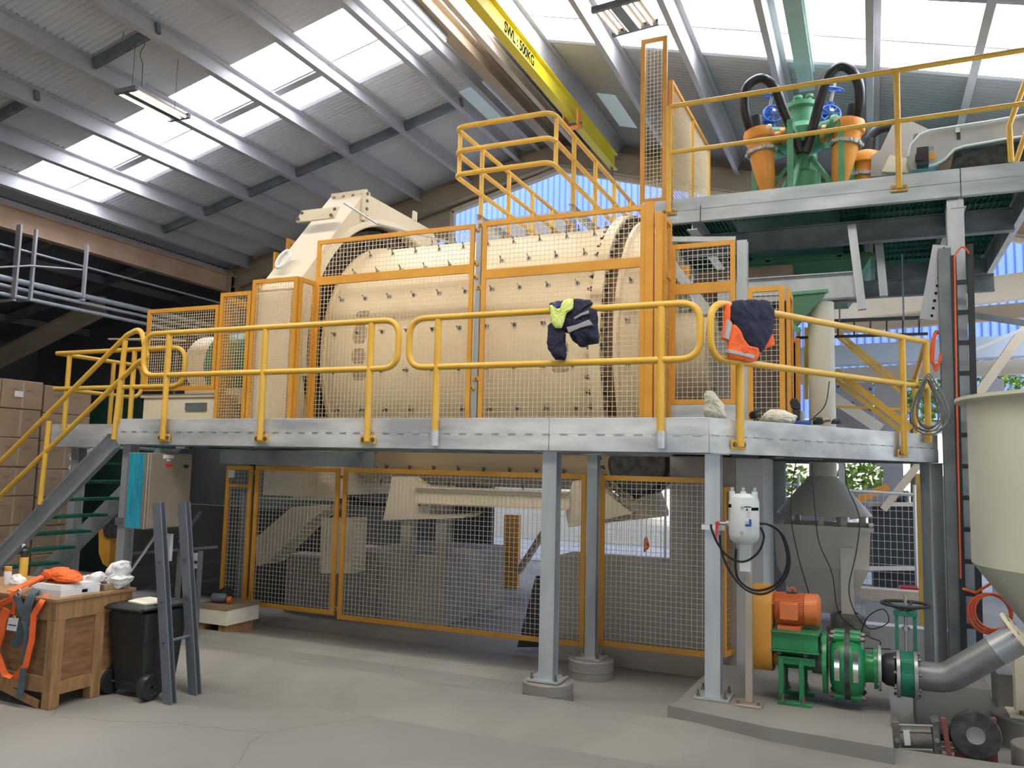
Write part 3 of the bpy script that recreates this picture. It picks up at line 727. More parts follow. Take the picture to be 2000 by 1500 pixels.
sp = MB().box(XF, XF + .035, 8.94, 9.1, 5.0, 5.42).build('joint_flange', 'cream', gc, bevel=.004)
for z in (5.06, 5.17, 5.28, 5.38): MB().hexnut((XF + .035, 9.02, z), (1, 0, 0), .022, .02).build('bolt', 'steel_bolt', sp)
lp = MB().prism([(XB + .03, 8.30, 4.82), (XF + .06, 8.30, 4.82), (XF + .06, 8.40, 5.0), (XB + .03, 8.40, 5.0)], (0, -.02, .012)).build('joint_plate', 'cream', gc, bevel=.004)
for x in (XB + .07, XF + .02):
    for (y, z) in ((8.30, 4.86), (8.37, 4.96)): MB().hexnut((x, y - .02, z), (0, -.85, .5), .022, .02).build('bolt', 'steel_bolt', lp)
m = MB(); c = V((-6.55, 7.86, 4.22)); m.tube([c + V((math.cos(t_) * .07, math.sin(t_) * .075, math.sin(t_) * .12)) for t_ in [i_ * math.pi / 10 for i_ in range(20)]], .028, 8, True); m.build('lifting_lug', 'tank_white', gc)
for y in (10.3, 11.3):
    z = 5.40 if y < 10.9 else 5.03; m = MB().box(XF - .02, XF + .01, y, y + .1, z, z + .14); m.build('lifting_lug', 'cream', gc)
MB().tube([V((XF + .1, 8.42, 5.06)), V((-5.9, 8.9, 4.9)), V((-5.0, 9.2, 4.66))], .014, 8).build('grease_line', 'galv_post', gc)
# guard ladder frame on the far side? base sole under the cover
# ---- motor and its base, left -------------------------------------------
mo = thing('drive_motor', (-8.0, 8.5, 2.5), 'cream and green drive motor behind the left mesh guard', 'motor')
m = MB().lathe((-8.15, 8.3, 3.0), (1, 0, 0), [(0, 0), (.34, 0), (.38, .06), (.38, .42)], 40); m.build('housing', 'cream', mo)
m = MB().lathe((-7.72, 8.3, 2.95), (1, 0, 0), [(.38, 0), (.46, .02), (.46, .7), (.3, .78), (0, .78)], 40); m.build('stator', 'valve_green', mo)
MB().box(-8.1, -7.0, 7.95, 8.65, 2.46, 2.66).build('feet', 'cream', mo)
mbz = thing('motor_base', (-7.9, 8.2, 2.06), 'cream steel motor base with a grey plate on its front, at left of the deck', 'base')
MB().box(-8.44, -7.26, 7.62, 9.2, 2.08, 2.52).build('body', 'cream', mbz, smooth=False, bevel=.006)
MB().box(-8.48, -7.22, 7.60, 9.24, 2.52, 2.56).build('top_plate', 'cream', mbz, smooth=False)
a = AY(363, 787, 7.61); b_ = AY(403, 801, 7.61)
MB().box(a.x, b_.x, 7.60, 7.615, b_.z, a.z).build('name_plate', 'galv_dark', mbz)
a = AY(215, 640, 8.9); b_ = AY(290, 672, 8.9)
sr = thing('slatted_rack', (-10.0, 9.0, 3.2), 'small slatted timber coloured racks sticking up behind the landing handrail', 'rack')
for (u0, u1, v_, n) in ((212, 300, 662, 11), (258, 300, 650, 7)):
    m = MB()
    for i in range(n):
        p = AY(u0 + (u1 - u0) * i / n, v_, 8.9); m.bar(p, p + V((.12, .5, .05)), .03, .02)
    p = AY(u0, v_, 8.9); q = AY(u1, v_, 8.9); m.bar(p, q, .02, .02); m.bar(p + V((.12, .5, .05)), q + V((.12, .5, .05)), .02, .02)
    m.build('rack_panel', 'tan_light', sr, smooth=False)
    MB().bar(V((q.x - .05, q.y + .5, 2.06)), q + V((-.05, .5, 0)), .02, .02, V((0, 1, 0))).build('leg', 'dark_steel', sr)

# ---- under the mill: legs, piers, bearing frame --------------------------
kb0 = AY(690, 1100, 9.0).x; kb1 = AY(868, 1100, 9.0).x; kz = AY(868, 1086, 9.0).z; ky = AX(985, 1100, kb1).y
tag(MB().box(kb0, kb1, 9.0, min(ky, 10.9), FZ, kz).build('concrete_block', 'concrete_wall', None, smooth=False, bevel=.02),
    'big concrete mill foundation block behind the longest fence panel', 'block')
wl_ = thing('concrete_plinth', (-2.2, 8.6, FZ), 'dark concrete foundation wall behind the right fence panel', 'wall')
xq = AY(1308, 1000, 8.12).x; xw = AY(1437, 1100, 8.12).x; zq = AY(1240, 1095, 8.12).z
MB().box(AY(1088, 1150, 8.12).x, xw, 8.12, 8.6, FZ, zq).build('low_wall', 'concrete_wall', wl_, smooth=False)
MB().box(xq, xw, 8.12, 8.14 + .9, zq + .002, 1.9).build('pier', 'concrete_wall', wl_, smooth=False)
MB().prism([(xw + .003, 8.12, FZ), (xw + .003, 8.12, 1.9), (xw + .25, 8.12 + .02, 1.9), (xw + .25, 8.14, FZ)], (0, .9, 0)).build('lit_side_face', 'concrete_light', wl_, smooth=False)  # right side of the pier, its brightness put into paler concrete
bf = thing('mill_support_frame', (-4.2, 8.7, .9), 'cream steel support frame beneath the drum behind the longest fence panel', 'frame')
Yb = 8.75
bp_ = [AY(*q, Yb) for q in ((766, 931), (795, 931), (838, 965), (840, 1005), (922, 1003), (905, 1012), (748, 1016))]
MB().prism(bp_, (0, .3, 0)).build('bracket', 'cream', bf, smooth=False)
a = AY(812, 980, Yb - .04); b_ = AY(1112, 990, Yb - .04)
MB().ibeam((a.x, Yb - .04, 1.40), (b_.x, Yb - .04, 1.40), .12, .20, .016, kind='I').build('beam', 'cream', bf, smooth=False)
bp2 = [AY(*q, Yb) for q in ((1118, 940), (1148, 935), (1235, 1003), (1110, 1030), (1105, 1000))]
MB().prism(bp2, (0, .3, 0)).build('bracket', 'cream', bf, smooth=False)
for u in (817, 830, 1101, 1101):
    for v in (972, 986): c = AY(u, v, Yb - .05); MB().hexnut(V((c.x, Yb - .02, c.z)), (0, -1, 0), .018, .016).build('bolt', 'steel_bolt', bf)
for u, w in ((797, .13), (865, .15)): c = AY(u, 1040, Yb + .1); MB().box(c.x - w / 2, c.x + w / 2, Yb + .05, Yb + .2, kz, 1.36).build('pad', 'concrete_wall', bf)
# trunnion and curved bearing cradle at right
cr = thing('trunnion_bearing', (-2.0, 9.3, 1.2), 'curved cream bearing cradle under the right end of the mill', 'bearing')
vs = [AY(*q, 8.9) for q in ((1175, 985), (1195, 985), (1215, 975), (1240, 978), (1275, 960), (1290, 1000), (1290, 1010), (1175, 1022))]
MB().prism(vs, (0, .4, 0)).build('cradle', 'cream', cr, smooth=False)
c = AY(1245, 905, 8.7)
MB().lathe(AY(1245, 905, 8.6), (0, 1, 0), [(0, 0), (.3, 0), (.34, .05), (.34, .4)], 40).build('trunnion', 'iron', cr)
# sloped leg frame under the gear cover
lf = thing('sloping_support', (-6.3, 8.7, FZ), 'cream sloping steel leg behind the second fence panel', 'leg')
Yl = 8.4
MB().prism([AY(*q, Yl) for q in ((500, 1105), (500, 1050), (570, 990), (650, 985), (610, 1012), (520, 1100))], (0, .35, 0)).build('strut', 'cream', lf, smooth=False)
MB().prism([AY(*q, Yl) for q in ((628, 1012), (690, 1012), (686, 1120), (626, 1120))], (0, .3, 0)).build('foot', 'cream', lf, smooth=False)
MB().prism([AY(*q, Yl - .1) for q in ((571, 938), (634, 942), (634, 975), (571, 974))], (0, .4, 0)).build('pedestal_box', 'cream', lf, smooth=False)
a = AY(500, 973, Yl); b_ = AY(650, 976, Yl); MB().bar(a, b_, .1, .02).build('shelf', 'cream', lf)
MB().box(-7.1, -5.7, 8.9, 10.6, FZ, .55).build('plinth', 'concrete_wall', lf, smooth=False)
MB().box(-6.75, -6.21, 7.95, 12.1, 1.35, 2.079).build('sump', 'cream', gc, smooth=False, bevel=.01)

struct('wall_shade_backing', MB().box(-10.4, -6.8, 9.32, 9.45, FZ, 1.1), 'shade_backing', smooth=False)  # added dark sheet that keeps the space under the mill in shade
# feed end machinery behind the right-hand guards
fe = thing('feed_chute', (-1.3, 10.0, 2.06), 'brown and grey feed end machinery behind the guards at the right of the mill', 'machinery')
Yf_ = 9.75
p0, p1 = AY(1375, 650, Yf_), AY(1448, 805, Yf_)
MB().box(p0.x, p1.x, Yf_, Yf_ + .5, 2.05, p0.z).build('grey_box', 'machine_grey', fe, smooth=False, bevel=.01)
p0, p1 = AY(1350, 560, Yf_ + .3), AY(1545, 640, Yf_ + .3)
MB().box(p0.x, p1.x, Yf_ + .55, Yf_ + .75, 2.05, p0.z + .25).build('back_plate', 'brown_dark', fe, smooth=False)
for (u0, v0, u1, v1, w) in ((1300, 500, 1385, 612, .11), (1300, 468, 1437, 468, .06), (1455, 575, 1530, 572, .06)): MB().bar(AY(u0, v0, Yf_ - .2), AY(u1, v1, Yf_ - .2), w, w, V((0, 1, 0))).build('brace', 'galv_post', fe, smooth=False)
m = MB(); rnd = random.Random(4)
for i in range(26):
    p = AY(1340 + rnd.uniform(0, 45), 590 + rnd.uniform(0, 75), Yf_ - .05); m.cyl(p, p + V((rnd.uniform(-.1, .1), .1, rnd.uniform(-.1, .1))), .02, n=8)
tag(m.build('pipe_fittings', 'stainless_grey', fe), kind='stuff')
p0 = AY(1345, 690, Yf_); MB().box(p0.x - .05, p0.x + .14, Yf_ + .1, Yf_ + .4, 2.05, p0.z + .25).build('dark_drum', 'iron', fe, smooth=False)
p0, p1 = AY(1316, 520, Yf_ - .1), AY(1347, 548, Yf_ - .1); MB().box(p0.x, p1.x, Yf_ - .1, Yf_, p1.z, p0.z).build('yellow_box', 'guard_yellow', fe)
for u, v in ((1386, 690), (1392, 760), (1430, 700)): p = AY(u, v, Yf_ - .002); MB().cyl(p, p - V((0, .02, 0)), .03, n=18).build('port', 'steel_bolt', fe)

pk = [AY(*q, 8.22) for q in ((1046, 1125), (1055, 1125), (1052, 1264), (1010, 1264))]
tag(MB().prism(pk, (0, .06, 0)).build('leaning_panel', 'black_plastic', None, smooth=False), 'narrow black panel leaning behind the front steel column, inside the mesh fence', 'panel')
# =====================================================================  OVERHEAD CRANE BEAM
xb = AY(1190, 331, 15.3).x + .075
cb = thing('crane_beam', (xb, 9, 8.0), 'bright yellow overhead runway beam lettered with its load limit', 'beam')
za = AY(1190, 331, 15.3).z
BH = .33; bw = .14
MB().ibeam((xb, 2.5, za + BH / 2), (xb, 15.4, za + BH / 2), bw, BH, .014).build('beam', 'crane_yellow', cb, smooth=False)
def text(s, size, origin, xdir, ydir, mat, parent, name='lettering', extrude=.001, space=1.0):
    cu = bpy.data.curves.new('t', 'FONT'); cu.body = s; cu.size = size; cu.extrude = extrude; cu.offset = size * .025; cu.space_character = space
    o = bpy.data.objects.new('t', cu); COL.objects.link(o); bpy.context.view_layer.update()
    me = bpy.data.meshes.new_from_object(o.evaluated_get(bpy.context.evaluated_depsgraph_get()))
    bpy.data.objects.remove(o)
    x = V(xdir).normalized(); z = x.cross(V(ydir)).normalized(); y = z.cross(x)
    M4 = Matrix((x, y, z)).transposed().to_4x4(); M4.translation = V(origin); me.transform(M4)
    me.materials.clear(); me.materials.append(Mt[mat]); me.name = name
    ob = bpy.data.objects.new(name, me); COL.objects.link(ob)
    if parent is not None: ob.parent = parent; ob.matrix_parent_inverse = world_of(parent).inverted()
    return ob
ya = AX(985, 55, xb + .01).y; yb_ = AX(1043, 125, xb + .01).y
tx = text('SWL : 500KG', .22, (xb + .0095, ya, za + .12), (0, 1, 0), (0, 0, 1), 'black_ink', cb)
wd = max(v.co.y for v in tx.data.vertices) - ya
s_ = (yb_ - ya) / wd
for v in tx.data.vertices: v.co.y = ya + (v.co.y - ya) * s_
yt = AX(1118, 236, xb).y
tr_ = thing('beam_trolley', (xb, yt, za - .1), 'small orange trolley clamped on the yellow runway beam', 'trolley')
for s in (-1, 1): MB().box(xb + s * .13 - .012, xb + s * .13 + .012, yt - .12, yt + .12, za - .12, za + .16).build('side_plate', 'orange', tr_, smooth=False)
MB().cyl((xb - .17, yt, za - .06), (xb + .17, yt, za - .06), .02).build('pin', 'steel_bolt', tr_)
MB().box(xb - .12, xb + .12, yt - .03, yt + .03, za - .16, za - .1).build('crosshead', 'orange', tr_, smooth=False)
MB().box(xb - .02, xb + .02, 15.2, 15.26, za - .3, za).build('stop', 'galv_dark', cb)
# tan I beam beside it, darker line
struct('trim_%d' % k, MB().ibeam((xb - .42, 3, RZ - .55), (xb - .42, 15.8, RZ - .55), .14, .16, .012), 'purlin', smooth=False); k += 1
# ---- lamps --------------------------------------------------------------
def hang_lamp(c, L, wid, label, dirv=V((0, 1, 0)), tubes=4, drop=.35):
    c = V(c); t = thing('ceiling_lamp', c, label, 'lamp'); d, s, u = frame(dirv)
    MB().bar(c - d * L / 2, c + d * L / 2, wid * .22, .09).build('gear_tray', 'galv_dark', t, smooth=False)
    for e in (-1, 1): MB().bar(c + d * (e * L / 2) - s * wid / 2, c + d * (e * L / 2) + s * wid / 2, .05, .07).build('end_bar', 'galv_dark', t, smooth=False)
    for i in range(tubes):
        o = s * wid * ((i + .5) / tubes - .5) * 1.0
        if abs(o.length) < wid * .1: continue
        rf = MB().bar(c - d * L / 2 + o - V((0, 0, .0)), c + d * L / 2 + o, wid / tubes * .7, .02).build('reflector', 'reflector', t, smooth=False)
        MB().cyl(c - d * (L / 2 - .03) + o - V((0, 0, .03)), c + d * (L / 2 - .03) + o - V((0, 0, .03)), .010, n=8).build('tube_lamp', 'lamp', rf)
    zr = roofz(c.x) - .05
    for e in (-1, 1): MB().cyl(c + d * (e * L * .4), V((c.x, c.y, zr)) + d * (e * L * .4), .004, n=6).build('cord', 'iron', t)
    return t
hang_lamp(AZ(1222, 32, 7.3), .62, .62, 'square high-bay lamp hanging in front of the bright right skylight', V((.12, 1, 0)))
hang_lamp(AZ(300, 204, 7.05), 1.0, .42, 'grey fluorescent lamp hanging from a cord in front of the left skylights', tubes=4)
fl = thing('ceiling_lamp', AZ(830, 40, 8.35), 'long lit fluorescent tube under the ridge beside the tan beam', 'lamp')
a = AZ(795, 0, 8.35); b_ = AZ(870, 80, 8.35)
MB().bar(a + V((0, 0, .05)), b_ + V((0, 0, .05)), .1, .05).build('body', 'galv_dark', fl, smooth=False)
MB().cyl(a, b_, .016, n=10).build('tube_lamp', 'lamp', fl)
# loose cable on a purlin
m = MB().tube(fillet([AZ(242, 62, 7.5), AZ(236, 95, 7.35), AZ(250, 102, 7.35), AZ(268, 78, 7.5), AZ(285, 82, 7.5), AZ(273, 105, 7.4), AZ(279, 125, 7.3), AZ(277, 168, 7.1)], .1, 5), .006, 6)
tag(m.build('hanging_cable', 'iron', None), 'thin looping cable hanging from the left roof purlin to the lamp', 'cable')

# =====================================================================  UPPER PLATFORM
UYF = 9.5; uz1 = 5.0; uz0 = 4.70; ux0 = AY(1255, 420, UYF).x
up = thing('upper_platform', (0, UYF, uz0), 'galvanised upper platform with green grating at top right', 'platform')
xj = AY(1368, 400, UYF).x; xk = AY(1876, 350, UYF).x
for a, b_ in ((ux0, xj), (xj, xk), (xk, 1.56)):
    m = MB(); fascia(m, V((a + .004, UYF, 0)), V((b_ - .004, UYF, 0)), uz0, uz1); m.build('edge_channel', 'galv_cool', up, bevel=.003)
m = MB(); fascia(m, V((ux0, 13.4, 0)), V((ux0, UYF + .002, 0)), uz0, uz1); m.build('edge_channel', 'galv', up)
m = MB(); grating(m, ux0 + .05, 1.5, 9.56, 10.25, 4.90, .05); m.box(ux0 + .05, 1.5, 9.56, 10.25, 4.902, 4.912); m.build('grating', 'grate_green', up, smooth=False)
m = MB(); grating(m, -.30, 1.5, 10.25, 12.9, 4.90, .06); m.box(-1.56, 1.5, 10.25, 13.38, 4.902, 4.912); m.build('grating', 'grate_green', up, smooth=False)
m = MB(); grating(m, ux0 + .05, -1.55, 10.25, 12.9, 4.90, .05); m.box(ux0 + .05, -1.55, 10.25, 12.9, 4.902, 4.912); m.build('grating', 'grate_green', up, smooth=False)
for (p, q, w, h, mt) in (((ux0, 10.3, 4.62), (1.5, 10.3, 4.62), .12, .26, 'galv_dark'), ((ux0, 12.6, 4.62), (1.5, 12.6, 4.62), .12, .26, 'galv_dark'), ((ux0, 13.4, 4.72), (1.5, 13.4, 4.72), .12, .4, 'galv_dark'),
                     ((-1.9, 9.55, 4.72), (-1.9, 12.6, 4.72), .12, .2, 'galv_post'), ((xk - .02, 9.55, 4.70), (xk - .02, 12.8, 4.70), .14, .22, 'galv_post'),
                     ((.02, 10.36, 4.66), (.02, 12.6, 4.66), .10, .2, 'galv_post'), ((1.53, 9.55, 4.72), (1.53, 13.4, 4.72), .07, .34, 'galv_post'),
                     ((-1.5, 11.1, 4.1), (-.1, 11.1, 4.1), .1, .3, 'galv_dark'), ((-.2, 11.6, 4.2), (1.45, 11.6, 4.2), .1, .22, 'galv_dark')):
    MB().ibeam(p, q, w, h, .012).build('floor_beam', mt, up, smooth=False)
# long beam at front of hopper carried lower + hanger
yb2 = 10.0
a = AY(1452, 600, yb2); b_ = AY(1665, 560, yb2)
MB().ibeam((a.x - .3, yb2, 3.93), (-.1, yb2, 3.93), .12, .30, .012).build('hopper_beam', 'galv_post', up, smooth=False)
m = MB(); p = AY(1664, 480, yb2 - .1); q = AY(1684, 605, yb2 - .1); m.ibeam(V((p.x, p.y, 4.6)), q, .09, .09, .008, V((0, 1, 0))); m.build('hanger', 'galv_post', up, smooth=False)
m = MB(); p = AY(1715, 475, 10.6); m.ibeam(V((p.x, 10.6, 4.7)), V((p.x + .05, 10.6, 3.9)), .09, .09, .008, V((0, 1, 0))); m.build('hanger', 'galv_post', up, smooth=False)
column(AY(1877, 800, 9.62).x, 9.64, -.1, uz0 - .002, .16, 'tall galvanised column carrying the upper platform, behind the black cable ladder', plate=.0)
xd = AY(1844, 800, 9.3).x
tag(MB().ibeam((AY(1844, 505, 9.34).x, 9.34, 4.10), (AY(1844, 505, 9.34).x, 9.34, -.18), .12, .12, .01, V((0, 1, 0))).build('steel_column', 'galv_dark', None, smooth=False), 'dark steel column just left of the black cable ladder', 'column')
# angled perforated channel
a = AY(1838, 480, 9.45); b_ = AY(1812, 625, 9.45)
pc = thing('cable_tray', b_, 'sloping perforated grey cable tray under the upper platform', 'tray')
MB().ibeam(a, b_, .05, .16, .006, V((1, 0, 0)), 'C').build('tray', 'galv_post', pc, smooth=False)
m = MB()
for i in range(10):
    c = a.lerp(b_, (i + .5) / 10) + V((.03, -.03, 0)); m.box(c.x - .012, c.x + .012, c.y - .005, c.y, c.z - .012, c.z + .012)
m.build('slots', 'black_ink', pc)
# black cable ladder
cl_ = thing('cable_ladder', AY(1880, 1280, 9.3), 'black vertical cable ladder fixed to the tall column', 'ladder')
la = [AY(1861, 500, 9.3), AY(1883, 1292, 9.3)]; lb = [AY(1894, 478, 9.3), AY(1914, 1270, 9.3)]
for p, q in (la, lb): MB().bar(p, q, .055, .07, V((0, 1, 0))).build('side_rail', 'black_ladder', cl_, smooth=False)
for i in range(13):
    f = (i + .9) / 13; zr_ = la[0].z + (la[1].z - la[0].z) * f; lx = lambda L: L[0].lerp(L[1], (zr_ - L[0].z) / (L[1].z - L[0].z))
    MB().bar(lx(la), lx(lb), .04, .045).build('rung', 'black_ladder', cl_, smooth=False)
m = MB().tube(fillet([AY(1893, 495, 9.22), AY(1880, 478, 9.22), AY(1864, 500, 9.22), AY(1866, 620, 9.22), AY(1868, 750, 9.22), AY(1876, 1130, 9.22)], .1, 5), .009, 8)
tag(m.build('power_cable', 'cable_orange', None), 'orange cable running down the black cable ladder', 'cable')
m = MB()
for i in range(4):
    m.tube(fillet([AY(1832 - i, 640, 9.2), AY(1824 - i, 665, 9.2), AY(1822 - i * 2, 705, 9.2), AY(1828 + i, 730 - i * 5, 9.2), AY(1836 + i, 700, 9.2)], .2, 5, True), .012, 6)
tag(m.build('cable_coil', 'cable_orange', None), 'orange cable coil hanging beside the perforated tray', 'cable')
# upper rails
yU = UYF - .05
ru = thing('handrail', (0, yU, uz1), 'yellow handrail along the upper platform edge', 'handrail')
ztop = AY(1755, 139, yU).z; zkn = AY(1755, 238, yU).z
xa = AY(1308, 205, yU).x
m = MB().tube(fillet([V((xa, yU, uz1 + .35)), V((xa, yU, ztop)), V((1.9, yU, ztop + .02))], .04, 3), RR, 12); m.build('top_rail', 'yellow', ru)
MB().tube([V((xa, yU, zkn - .01)), V((1.9, yU, zkn + .02))], RR - .003, 12).build('knee_rail', 'yellow', ru)
for u in (1306, 1757):
    x = AY(u, 395, yU).x; rail_post(ru, (x, yU, 4.83), (x, yU, ztop), nF)
# far handrail pieces at extreme right
a = AY(1996, 200, 10.2); 
m = MB().tube([AY(2006, 150, 9.9), AY(1971, 245, 9.9), AY(1975, 315, 9.9)], .03, 10); m.tube([AY(2010, 240, 9.7), AY(1984, 318, 9.7)], .028, 10)
tag(m.build('stair_handrail', 'yellow', None), 'bent yellow stair handrail at the right edge above the upper platform', 'handrail')
# tall guards on upper platform
zg = AY(1300, 70, UYF + .1).z
xg0 = AY(1250, 380, UYF + .1).x; xg1 = AY(1302, 380, UYF + .1).x
guard('tall narrow orange-yellow mesh gate at the left end of the upper platform', (xg0, UYF + .1, 0), UX, xg1 - xg0, 5.02, zg, (), fw=.055, name='mesh_gate', cat='gate')
ys2 = UYF + .18
tq = thing('mesh_guard', (xg1, 11, 5.0), 'yellow mesh screen with a sloping top running back along the upper platform', 'guard')
y_e = AX(1384, 250, xg1 + .03).y; z_e = AX(1384, 290, xg1 + .03).z; zt2 = AX(1306, 150, xg1 + .03).z
xx = xg1 + .03
m = MB(); m.bar((xx, ys2, 5.02), (xx, ys2, zt2), .05, .05); m.bar((xx, y_e, 5.02), (xx, y_e, z_e), .05, .05)
m.bar((xx, ys2, zt2), (xx, y_e, z_e), .05, .05); m.bar((xx, ys2, 5.05), (xx, y_e, 5.05), .05, .05)
ym = (ys2 + y_e) / 2; m.bar((xx, ym, 5.02), (xx, ym, (zt2 + z_e) / 2), .05, .05); m.build('frame', 'guard_yellow', tq, smooth=False)
m = MB(); n = int((y_e - ys2) / .05)
for i in range(1, n): y = ys2 + (y_e - ys2) * i / n; m.bar((xx, y, 5.05), (xx, y, zt2 + (z_e - zt2) * i / n), .005, .005)
z = 5.1
while z < zt2:
    ye_ = y_e if z <= z_e else ys2 + (y_e - ys2) * (zt2 - z) / (zt2 - z_e)
    m.bar((xx, ys2, z), (xx, ye_, z), .005, .005); z += .05
m.build('wire_mesh', 'wire', tq, smooth=False)
# ---- walkway rails behind the drum --------------------------------------
wy = 8.35; wx0 = AY(888, 300, wy).x; wx1 = AY(1078, 280, wy).x
wz = [AY(930, 243, wy).z, AY(930, 290, wy).z, AY(930, 336, wy).z]
rw = thing('handrail', (wx0 / 2 + wx1 / 2, 9.5, 4.9), 'yellow three-rail handrail of a walkway crossing above the mill drum', 'handrail')
for i, z in enumerate(wz):
    MB().tube(fillet([V((wx0, 12.6, z)), V((wx0, wy, z)), V((wx1, wy, z)), V((wx1, 12.6, z))], .14, 7), RR, 10).build('rail', 'yellow', rw)
zb5 = 4.82
for x in (wx0 + .0, wx1):
    MB().tube([(x, wy + .13, wz[2]), (x, wy + .13, wz[0])], RR - .002, 10).build('post', 'yellow', rw)
    for y in (9.1, 9.95, 10.8, 11.6, 12.5): MB().tube([(x, y, zb5), (x, y, wz[0])], RR, 10).build('post', 'yellow', rw)
wk = thing('walkway', (wx0 / 2 + wx1 / 2, 10.5, 4.8), 'walkway floor with grey edge channels behind the drum top', 'platform')
zw5 = 4.87
for x in (wx0, wx1): MB().ibeam((x, 9.0, zw5), (x, 12.8, zw5), .06, .10, .008).build('edge_channel', 'galv_post', wk, smooth=False)
MB().bar((wx0, 12.8, zw5), (wx1, 12.8, zw5), .06, .1).build('end_channel', 'galv_post', wk, smooth=False)
for x in (wx0, wx1):
    for y in (11.9,): MB().ibeam((x, y, 2.0), (x, y, zw5 - .08), .1, .1, .008, V((0, 1, 0))).build('leg', 'galv_post', wk, smooth=False)
# grey box bin behind the drum (grey panel seen at px 950-1105,430-470)
a = AY(948, 440, 12.4); b_ = AY(1105, 470, 12.4)
tag(MB().box(a.x, b_.x, 12.4, 12.9, 4.0, a.z + .1).build('side_panel', 'grey_panel', None, smooth=False), 'grey sheet panel behind the top of the drum', 'panel')

# =====================================================================  CYCLONE CLUSTER
cx_, cyy = AY(1568, 300, 10.6).x, 10.6
Zc = lambda v, u=1568, y=10.6: AY(u, v, y).z
cc = thing('cyclone_distributor', (cx_, cyy, uz1), 'green central feed vessel of the cyclone cluster on the upper platform', 'vessel')
s1 = 1 / 150.0
m = MB().lathe((cx_, cyy, 0), (0, 0, 1), [(0, uz1), (.21, uz1), (.21, Zc(345)), (.17, Zc(340)), (.12, Zc(335)), (.115, Zc(300)), (.16, Zc(296)), (.26, Zc(290)), (.30, Zc(280)), (.30, Zc(262)), (.24, Zc(255)), (.17, Zc(245)), (.165, Zc(218)), (.2, Zc(214)), (.2, Zc(206)), (.05, Zc(205)), (0, Zc(205))], 36)
m.build('vessel', 'cyclone_green', cc)
m = MB(); 
for i in range(12):
    a = i * math.pi / 6; m.hexnut((cx_ + .185 * math.cos(a), cyy + .185 * math.sin(a), Zc(206)), (0, 0, 1), .014, .02)
for dx, r in ((-.05, .055), (.09, .045)):
    m.cyl((cx_ + dx, cyy, Zc(206)), (cx_ + dx, cyy, Zc(186)), r * .6, n=12); m.cyl((cx_ + dx, cyy, Zc(192)), (cx_ + dx, cyy, Zc(187)), r, n=12)
m.build('top_fittings', 'cyclone_green', cc)
for i in range(6):
    a = i * math.pi / 3 + .35; c = V((cx_, cyy, Zc(285))); d = V((math.cos(a), math.sin(a), 0))
    m = MB().bar(c + d * .2, c + d * .62 + V((0, 0, .07)), .06, .1); m.build('arm', 'cyclone_green', cc)
    q = c + d * .6; m = MB().bar(V((q.x, q.y, 5.02)), q + V((0, 0, .1)), .07, .05); m.build('leg', 'cyclone_green', cc)
    m = MB().bar(V((q.x, q.y, 5.05)), c + d * .14 - V((0, 0, .2)), .05, .05); m.build('brace', 'cyclone_green', cc)
for i in range(4):
    a = (.5, 2.6, 3.7, 5.7)[i]; d = V((math.cos(a), math.sin(a) * .6, 0)); c = V((cx_, cyy, Zc(262)))
    m = MB().cyl(c + d * .2, c + d * .50, .085, n=20); m.cyl(c + d * .45, c + d * .50, .125, n=20); m.build('outlet', 'cyclone_green', cc)
def cyclone(head_px, foot_px, y, side, label):
    h = AY(*head_px, y); f = AY(*foot_px, y); ax_ = (f - h)
    t = thing('cyclone', f, label, 'cyclone'); L = ax_.length
    m = MB().lathe(h, ax_, [(0, -.14), (.10, -.14), (.17, -.11), (.19, -.06), (.19, .02), (.16, .04), (.15, .17)], 28); m.build('head', 'orange', t)
    m = MB().lathe(h, ax_, [(.145, .17), (.15, .24), (.12, L * .6), (.075, L), (0, L)], 28); m.build('cone', 'orange', t)
    m = MB().lathe(h, ax_, [(.16, .15), (.185, .155), (.185, .2), (.16, .205)], 28)
    d, a_, b2 = frame(ax_)
    for i in range(10):
        tt = i * math.pi / 5; c = h + d * .16 + (a_ * math.cos(tt) + b2 * math.sin(tt)) * .185; m.hexnut(c, d, .018, .035)
    m.build('clamp_band', 'stainless_grey', t)
    MB().cyl(h - d * .13, h - d * .30, .078, n=20).build('hose_coupling', 'rubber', t)
    c = h + V((side * .19, .02, -.02)); m = MB().cyl(h + V((0, .05, -.01)), h + V((side * .30, .08, .03)), .075, n=18); m.cyl(h + V((side * .25, .07, .02)), h + V((side * .30, .08, .03)), .105, n=18); m.build('inlet', 'orange', t)
    return t
cyclone((1483, 272), (1502, 392), 10.35, 1, 'orange cyclone leaning at the left of the green vessel')
cyclone((1657, 254), (1636, 378), 10.35, -1, 'orange cyclone leaning at the right of the green vessel')
cyclone((1693, 318), (1682, 420), 10.9, -1, 'orange cyclone low behind the right one, mostly hidden')
def hose(px, y, r, label, mat='hose_black', n=14, name='rubber_hose'):
    pts = [AY(*p) for p in px]
    # smooth with Catmull-Rom
    out = []
    for i in range(len(pts) - 1):
        p0 = pts[max(i - 1, 0)]; p1, p2 = pts[i], pts[i + 1]; p3 = pts[min(i + 2, len(pts) - 1)]
        for s in range(8):
            t = s / 8; out.append(.5 * ((2 * p1) + (p2 - p0) * t + (2 * p0 - 5 * p1 + 4 * p2 - p3) * t * t + (3 * p1 - p0 - 3 * p2 + p3) * t ** 3))
    out.append(pts[-1])
    return tag(MB().tube(out, r, n).build(name, mat, None), label, 'hose')
hose([(1466, 258, 10.3), (1459, 235, 10.2), (1454, 205, 10.15), (1459, 170, 10.15), (1487, 153, 10.15), (1513, 172, 10.15), (1528, 210, 10.2), (1548, 258, 10.3), (1563, 298, 10.35)], 10.2, .058, 'thick black hose arching from the left orange cyclone to the green vessel')
